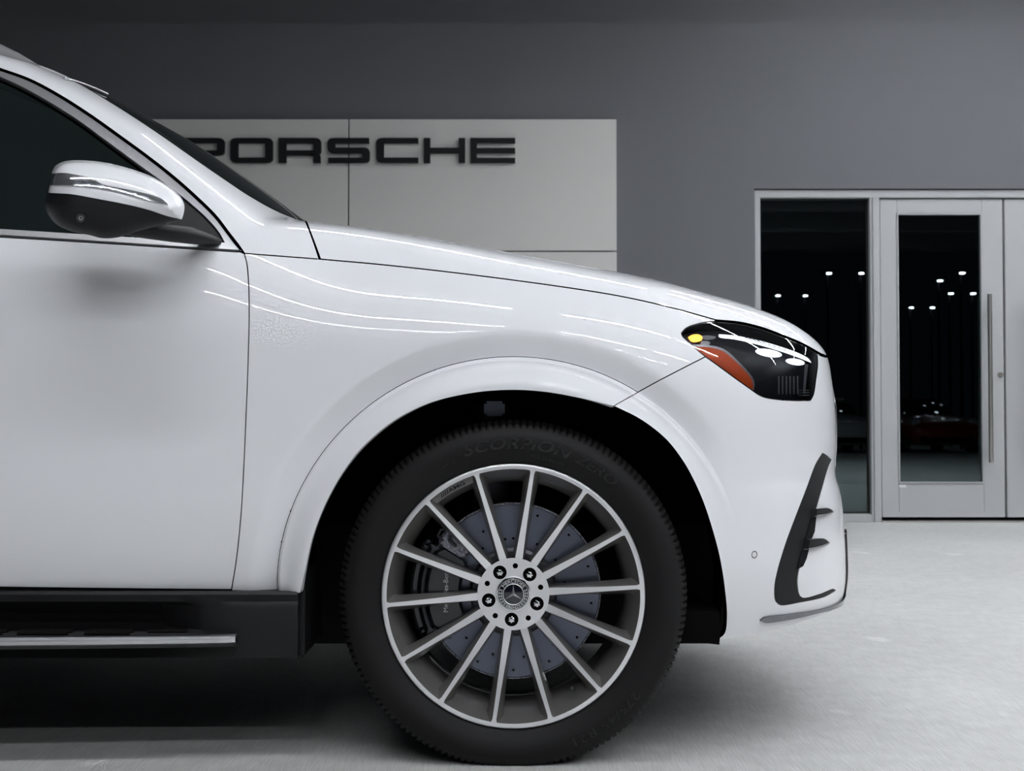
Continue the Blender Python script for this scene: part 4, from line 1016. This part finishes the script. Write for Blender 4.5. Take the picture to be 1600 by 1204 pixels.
# tyre -----------------------------------------------------------
RT, WT = .389, .275
prof = [(.270, .040), (.284, .012), (.290, .004), (.296, -.003), (.302, -.006), (.312, -.012), (.325, -.018), (.338, -.020), (.350, -.0185), (.360, -.014), (.3685, -.007), (.3745, .000), (.3790, .008), (.3830, .018), (.3862, .032), (.3880, .055), (.3890, .085)]
full = prof+[(.3892, .118), (.3890, .151)]+[(r, .236-y) for r, y in prof[:-1][::-1]]
NT = 624
V = []; Fs = []; q = len(full)
for i in range(NT):
    a = 2*PI*i/NT; ph_ = (i % 4)
    for j, (r, y) in enumerate(full):
        rr = r; yy = y
        s_j = min(j, q-1-j)
        if s_j in (11, 12, 13, 14, 15, 16) and ph_ in (0,): rr -= (.006 if s_j >= 12 else .002); yy += (.006 if j < q/2 else -.006)*(1 if s_j < 14 else 0)
        if 16 <= s_j and ph_ == 2: rr -= .004
        if j in (14, 20, 17) and False: rr -= .006
        V.append((rr*math.sin(a), yy, rr*math.cos(a)))
V = np.array(V)
zmin = -(ZW-.0015)
low = V[:, 2] < zmin
V[:, 2] = np.where(low, zmin, V[:, 2])
mb = MB(); mb.V = [tuple(v) for v in V]
for i in range(NT):
    j2 = (i+1) % NT
    for t in range(q-1): mb.F.append((i*q+t, i*q+t+1, j2*q+t+1, j2*q+t)); mb.M.append(0)
wpart(mb, 'tire', 'rubber', 38, fixed=True)
def sidewall_y(r): return np.interp(r, [p[0] for p in prof], [p[1] for p in prof])
def arc_text(body, r0, size, ang_c, inward=False, material='rubber_letter', name='tire_lettering', extrude=.0012, shear=0., bold=.0, spacing=1.0, yfun=sidewall_y, stretch=1.0, lift=.0005, fixed=True):
    V, Fs_ = text_mesh(body, size, extrude, spacing, bold, shear)
    x = V[:, 0]*stretch; h = V[:, 1]; d = V[:, 2]
    sg_ = -1 if inward else 1
    r = r0+sg_*h; a = ang_c+sg_*x/r0
    P = np.stack([r*np.sin(a), yfun(r)-lift-d, r*np.cos(a)], 1)
    m = MB(); m.add(P, Fs_); wpart(m, name, material, None, fixed=fixed)
arc_text('SCORPION', .3235, .034, math.radians(1.0), shear=.25, bold=.0006, stretch=1.32, spacing=1.05)
arc_text('ZERO', .3235, .030, math.radians(33), shear=.25, stretch=1.3)
arc_text('ALL SEASON', .306, .0105, math.radians(14), stretch=1.3)
arc_text('M+S', .318, .012, math.radians(-26), stretch=1.3)
arc_text('275/45 R21', .3335, .026, math.radians(143), stretch=1.35, spacing=1.1)
# rim barrel and lip ---------------------------------------------
lip = [(.2865, .010), (.2905, .002), (.2895, -.002), (.2870, -.0035), (.2785, -.0030)]
wpart(MB().lathe(lip, 180), 'rim_lip', 'machined', 50)
slope = [(.2785, -.0030), (.2775, -.001), (.262, .026), (.252, .050), (.2480, .070)]
bar = [(.2480, .070), (.2475, .12), (.2500, .20), (.2620, .236), (.2850, .240), (.2870, .225)]
wpart(MB().lathe(slope+bar[1:], 180), 'rim_barrel', 'wheel_dark', 50)
# spokes ----------------------------------------------------------
RS = np.r_[np.linspace(.081, .250, 14), .258, .266, .272, .2787]
def spoke_mesh():
    mb = MB(); V = []; Fs = []; M = []
    for r in RS:
        t = (r-.081)/(.2787-.081); wf = .0043+.0040*(1-t)**1.6+.0022*max(0, (t-.965)/.035)
        y = float(face_y(r))-.005*t
        wb = wf+.006+.0085*t**1.5+.012*max(0, (t-.88)/.12)**1.5; dp = .048+.010*(1-t)
        q_ = [(-wb*.8, y+dp), (-wb, y+dp*.55), (-wf-.0008, y+.0015), (-wf, y), (wf, y), (wf+.0008, y+.0015), (wb, y+dp*.55), (wb*.8, y+dp)]
        V += [(a, b, r) for a, b in q_]
    n = len(RS)
    for i in range(n-1):
        for j in range(7): Fs.append((i*8+j, i*8+j+1, (i+1)*8+j+1, (i+1)*8+j)); M.append(1 if j == 3 else 0)
        Fs.append((i*8+7, i*8, (i+1)*8, (i+1)*8+7)); M.append(0)
    mb.V = V; mb.F = Fs; mb.M = M
    return mb
wpart(spoke_mesh(), 'spoke', None, 35, mats=['wheel_dark', 'machined'], spins=[A0+2*PI*k/NSP for k in range(NSP)])
# hub plate with scalloped edge, bolt holes, pilot holes ----------------------
BA = [math.radians(40+72*k) for k in range(5)]; HA = [math.radians(4+72*k) for k in range(5)]
edge_ = []
for k in range(NSP*12):
    a = A0+2*PI*k/(NSP*12); u = (k % 12)/12*2-1; u = abs(u)       # 1 on a spoke, 0 between spokes
    edge_.append(pol(.0800+.0075*max(0, (u-.50)/.50)**1.6, a))
edge_ = np.array(edge_)
bh = [ring_poly(.0152, 24, 0, *pol(.0565, a)) for a in BA]; shl = [ring_poly(.0060, 14, 0, *pol(.0625, a)) for a in HA]; ctr = ring_poly(.0390, 48)
V2, T, L = triangulate(edge_, bh+shl+[ctr], .008)
m = MB(); rr = np.hypot(V2[:, 0], V2[:, 1]); yy = face_y(np.maximum(rr, .0851))-.005*np.clip((rr-.081)/.1977, 0, 1)
n_ = len(V2); m.add([(v[0], y_, v[1]) for v, y_ in zip(V2, yy)]+[(v[0], y_+.022, v[1]) for v, y_ in zip(V2, yy)], [tuple(t) for t in T], 0)
for li, lp in enumerate(L):
    for i, j in zip(lp, np.roll(lp, -1)): m.F.append((i, j, j+n_, i+n_)); m.M.append(1)
wpart(m, 'hub_plate', None, 30, mats=['machined', 'gloss_black'])
wpart(MB().lathe([(.079, .052), (.079, .12), (.06, .14), (.0, .14)], 40).lathe([(.074, .051), (.0, .0515)], 40), 'hub_core', 'dark_plastic', 40)
# lug bolts: dark cup, chrome splined head
bm_ = MB(); hx = []
for k in range(36):
    a = 2*PI*k/36; hx.append((.0072+.0011*math.cos(6*a))*np.array([math.sin(a), math.cos(a)]))
hx = np.array(hx); V = [(p[0], .034, p[1]+.0565) for p in hx]+[(p[0]*.92, .029, p[1]*.92+.0565) for p in hx]+[(p[0]*.45, .0275, p[1]*.45+.0565) for p in hx]
bm_.add(V, [(i, (i+1) % 36, 36+(i+1) % 36, 36+i) for i in range(36)]+[(36+i, 36+(i+1) % 36, 72+(i+1) % 36, 72+i) for i in range(36)]+[tuple(72+i for i in range(36))], 0)
wpart(bm_, 'lug_bolt', 'chrome', 40, spins=BA)
# valve
wpart(MB().tube([pol(.246, 0)[:1]+(.028,)+pol(.246, 0)[1:], (0, .004, .240)], [.0058, .0050], 14).tube([(0, .004, .240), (0, .000, .239)], [.0052, .0035], 14), 'valve_stem', 'steel_dark', 40, spins=(math.radians(147.5),))
# maker's lettering on a flat plate in one pocket
pa, pb = A0+2*PI*12/NSP+.035, A0+2*PI*13/NSP-.035
pl = np.array([pol(.2775, a) for a in np.linspace(pa, pb, 16)]+[pol(.2630, a) for a in np.linspace(pb-.012, pa+.012, 16)])
mb = MB().prism([tuple(p) for p in pl], .0035, .030)
wpart(mb, 'rim_plate', 'wheel_dark')
arc_text('////AMG', .2665, .0105, (pa+pb)/2, material='lamp_black', name='rim_lettering', yfun=lambda r: 0*r+.0035, stretch=1.75, lift=.0002, fixed=False, extrude=.0004, bold=.0003)
# centre cap --------------------------------------------------------
wpart(MB().lathe([(.0392, .036), (.0392, .030), (.0375, .0265), (.0352, .0262)], 64), 'cap_ring', 'chrome', 50)
wpart(MB().lathe([(.0358, .0268), (.0350, .0262), (.0, .0262)], 64), 'cap_field', 'badge_black', 50)
wpart(MB().lathe([(.0240, .0264), (.0240, .0246), (.0230, .0242), (.0222, .0246), (.0222, .0264)], 64).lathe([(.0343, .0264), (.0343, .0256), (.0336, .0256), (.0336, .0264)], 64), 'star_ring', 'badge_silver', 40)
st = MB(); Vs = [(0, .0195, 0)]
for k in range(6):
    a = 2*PI*k/6; r = .0226 if k % 2 == 0 else .0034; p = pol(r, a); Vs.append((p[0], .0245 if k % 2 == 0 else .0262, p[1]))
st.add(Vs, [(0, 1+k, 1+(k+1) % 6) for k in range(6)]); wpart(st, 'star', 'badge_silver')
capy = lambda r: 0*r+.0262
arc_text('MERCEDES', .0258, .0092, 0, material='badge_silver', name='cap_lettering', yfun=capy, extrude=.0003, stretch=1.15, lift=.0003, fixed=False)
arc_text('BENZ', .0322, .0092, PI, inward=True, material='badge_silver', name='cap_lettering', yfun=capy, extrude=.0003, stretch=1.15, lift=.0003, fixed=False)
def leaf():
    mb = MB()
    for sgn in (1, -1):
        for k in range(7):
            a = sgn*math.radians(72+k*13.2)
            for dr in (-.0016, .0016):
                c = pol(.0289+dr*1.2, a); t = (math.cos(a), -math.sin(a)); nn = (math.sin(a), math.cos(a)); L_, W_ = .0031, .0012
                P = [(c[0]+t[0]*u*L_+nn[0]*v*W_, .0257, c[1]+t[1]*u*L_+nn[1]*v*W_) for u, v in ((-1, 0), (0, 1), (1, 0), (0, -1))]
                mb.add(P+[(p[0], .0263, p[2]) for p in P], [(0, 1, 2, 3), (0, 1, 5, 4), (1, 2, 6, 5), (2, 3, 7, 6), (3, 0, 4, 7)])
    return mb
wpart(leaf(), 'cap_wreath', 'badge_silver')
# brake disc, hat, caliper (do not turn with the wheel, but belong to it) ------------------------
holes = []
for k in range(40):
    a = 2*PI*k/40; r = (.118, .150, .178)[k % 3]; holes.append(ring_poly(.0032, 8, 0, *pol(r, a)))
V2, T, L = triangulate(ring_poly(.194, 120), [ring_poly(.098, 60)]+holes, .016)
m = MB(); n_ = len(V2); m.add([(v[0], .088, v[1]) for v in V2]+[(v[0], .098, v[1]) for v in V2], [tuple(t) for t in T], 0)
for lp in L[1:]:
    for i, j in zip(lp, np.roll(lp, -1)): m.F.append((i, j, j+n_, i+n_)); m.M.append(1)
wpart(m, 'brake_disc', None, 30, mats=['brake_iron', 'lamp_black'])
wpart(MB().lathe([(.1955, .0885), (.1985, .0895), (.1985, .1035), (.1955, .105)], 120).lathe([(.1955, .112), (.1985, .1135), (.1985, .124), (.195, .125)], 120).lathe([(.194, .100), (.194, .112)], 120), 'disc_edge', 'brake_rust', 40)
wpart(MB().lathe([(.100, .090), (.099, .070), (.092, .064), (.0, .064)], 60), 'disc_hat', 'steel_dark', 40)
def arc_block(r0, r1, a0, a1, y0, y1, n=16, bev=.006):
    mb = MB(); V = []; Fs = []
    for i in range(n+1):
        a = a0+(a1-a0)*i/n; e = bev if 0 < i < n else bev*1.6
        ri, ro = r0+(0 if 0 < i < n else .006), r1-(0 if 0 < i < n else .006)
        for (r, y) in ((ri, y1), (ri, y0+e), (ri+e, y0), (ro-e, y0), (ro, y0+e), (ro, y1)): p = pol(r, a); V.append((p[0], y, p[1]))
    for i in range(n):
        for j in range(6): Fs.append((i*6+j, i*6+(j+1) % 6, (i+1)*6+(j+1) % 6, (i+1)*6+j))
    Fs += [tuple(range(6)), tuple(n*6+j for j in range(6))]
    return mb.add(V, Fs)
c0, c1 = math.radians(244), math.radians(302)
wpart(arc_block(.118, .196, c0, c1, .055, .085), 'caliper', 'caliper_black', 35, fixed=True, label='black brake caliper with white lettering')
wpart(arc_block(.199, .208, c0+.01, c1-.02, .050, .15), 'caliper_bridge', 'steel_dark', 35, fixed=True)
wpart(arc_block(.211, .232, c0+.03, c1-.01, .070, .16), 'caliper_bridge', 'caliper_black', 35, fixed=True)
wpart(arc_block(.130, .206, math.radians(303), math.radians(317), .062, .10, 6), 'caliper_bracket', 'brake_rust', 35, fixed=True)
ck = [pol(.196, math.radians(306)), pol(.212, math.radians(307)), pol(.216, math.radians(311)), pol(.206, math.radians(314)), pol(.190, math.radians(313)), pol(.185, math.radians(309)), pol(.165, math.radians(309))]
wpart(MB().tube([(p[0], .056, p[1]) for p in ck], .0035, 8), 'brake_line', 'steel_dark', 50, fixed=True)
V, Fs_ = text_mesh('Mercedes-Benz', .0155, .0004)
m = MB(); m.add(np.stack([-.146-V[:, 1], .0545-V[:, 2], V[:, 0]+.004], 1), Fs_); wpart(m, 'caliper_lettering', 'white_print', fixed=True)
WFY = .045
make_wheel((XW, WFY, ZW), -1, car); make_wheel((XW, 2*YC-WFY, ZW), 1, car, .5)
make_wheel((XW-WB, WFY, ZW), -1, car, .9); make_wheel((XW-WB, 2*YC-WFY, ZW), 1, car, 1.4)
# ------------------------------------------------------------------ what the door glass mirrors: parked cars and lot lamps behind the photographer
mat('red_paint', (.25, .012, .012), .3, 0, 1); mat('silver_paint', (.6, .61, .63), .3, .2, 1); mat('lot_glow', (1, 1, 1), .5, emit=(.95, .97, 1.0), es=45)
mat('head_lamp', (.5, .52, .55), .15, .5, 1); mat('tyre_far', (.01, .01, .01), .7)
def far_car(x, y, paint, label, rot=0.0):
    r = empty('parked_car', (x, y, 0)); tag(r, label, 'car', 'cars parked behind the photographer')
    def loft(st, n=20, ex=3.2):
        m = MB(); V = []; Fs = []
        for (yy, hw, z0, z1) in st:
            for k in range(n):
                t = 2*PI*k/n; c, s_ = math.cos(t), math.sin(t)
                V.append((x+hw*math.copysign(abs(c)**(2/ex), c), y+yy, (z0+z1)/2+(z1-z0)/2*math.copysign(abs(s_)**(2/ex), s_)))
        for i in range(len(st)-1):
            for k in range(n): Fs.append((i*n+k, i*n+(k+1) % n, (i+1)*n+(k+1) % n, (i+1)*n+k))
        Fs += [tuple(range(n)), tuple((len(st)-1)*n+k for k in range(n))]
        return m.add(V, Fs)
    loft([(2.15, .55, .35, .62), (2.08, .80, .24, .70), (1.85, .90, .18, .78), (1.3, .95, .16, .88), (.5, .95, .16, .95), (-.8, .95, .16, .98), (-1.6, .96, .18, 1.02), (-2.1, .90, .24, .98), (-2.3, .70, .34, .90)]).build('body', paint, r, 60)
    loft([(.75, .68, .80, .92), (.35, .70, .85, 1.14), (-.15, .66, .85, 1.30), (-.7, .63, .85, 1.32), (-1.3, .62, .85, 1.20), (-1.85, .60, .85, 1.0)], 16, 2.6).build('cabin_glass', 'tinted_glass', r, 60)
    MB().box((x-.52, y-.95, 1.285), (x+.52, y-.2, 1.335), bev=.02).build('roof', paint, r)
    MB().box((x-.62, y+2.02, .24), (x+.62, y+2.17, .40), bev=.03).build('air_intake', 'dark_plastic', r)
    for s_ in (-1, 1):
        MB().lathe([(0, 0), (.09, .0), (.13, -.04), (.13, -.2)], 16, c=(x+s_*.68, y+1.98, .70)).build('headlamp', 'head_lamp', r, 50)
        for yy in (1.35, -1.35):
            xa, xb = sorted((x+s_*.74, x+s_*.95))
            MB().tube([(xa, y+yy, .33), (xb, y+yy, .33)], .33, 24).build('wheel', 'tyre_far', r, 40)
    return r
PATH = lambda yy: CAMD+WALL_Y+WALL_Y-yy
def mirror_x(px, yy): return (px-800)/FPX*PATH(yy)
far_car(mirror_x(1322, -14.6), -16.4, 'silver_paint', 'silver sports car parked behind the photographer, mirrored in the side glass')
far_car(mirror_x(1480, -14.6), -16.6, 'red_paint', 'dark red car parked behind the photographer, mirrored in the door glass')
LAMPS = ((1297, 428, -19), (1348, 428, -19), (1217, 463, -23), (1260, 463, -23), (1470, 440, -20), (1505, 428, -19), (1487, 460, -23), (1522, 460, -23), (1425, 482, -26), (1458, 482, -26))
for k, (px, py, yy) in enumerate(LAMPS):
    nth_ = ('first', 'second', 'third', 'fourth', 'fifth', 'sixth', 'seventh', 'eighth', 'ninth', 'tenth')[sorted(mirror_x(l_[0], l_[2]) for l_ in LAMPS).index(mirror_x(px, yy))]
    X = mirror_x(px, yy); Z = CAMH+(657.6-py)/FPX*PATH(yy)
    o = empty('lot_lamp', (X, yy, 0)); tag(o, 'dark pole lamp mirrored in the door glass, %s from the left' % nth_, 'lamp', 'pole lamps of the car lot')
    MB().tube([(X, yy, 0), (X, yy, Z+.06)], [.05, .035], 8).build('pole', 'dark_plastic', o, 40)
    MB().box((X-.16, yy-.08, Z+.05), (X+.16, yy+.22, Z+.11), bev=.01).build('lamp_head', 'dark_plastic', o)
    MB().box((X-.055, yy+.08, Z+.015), (X+.055, yy+.2, Z+.05)).build('lamp_glow', 'lot_glow', o)
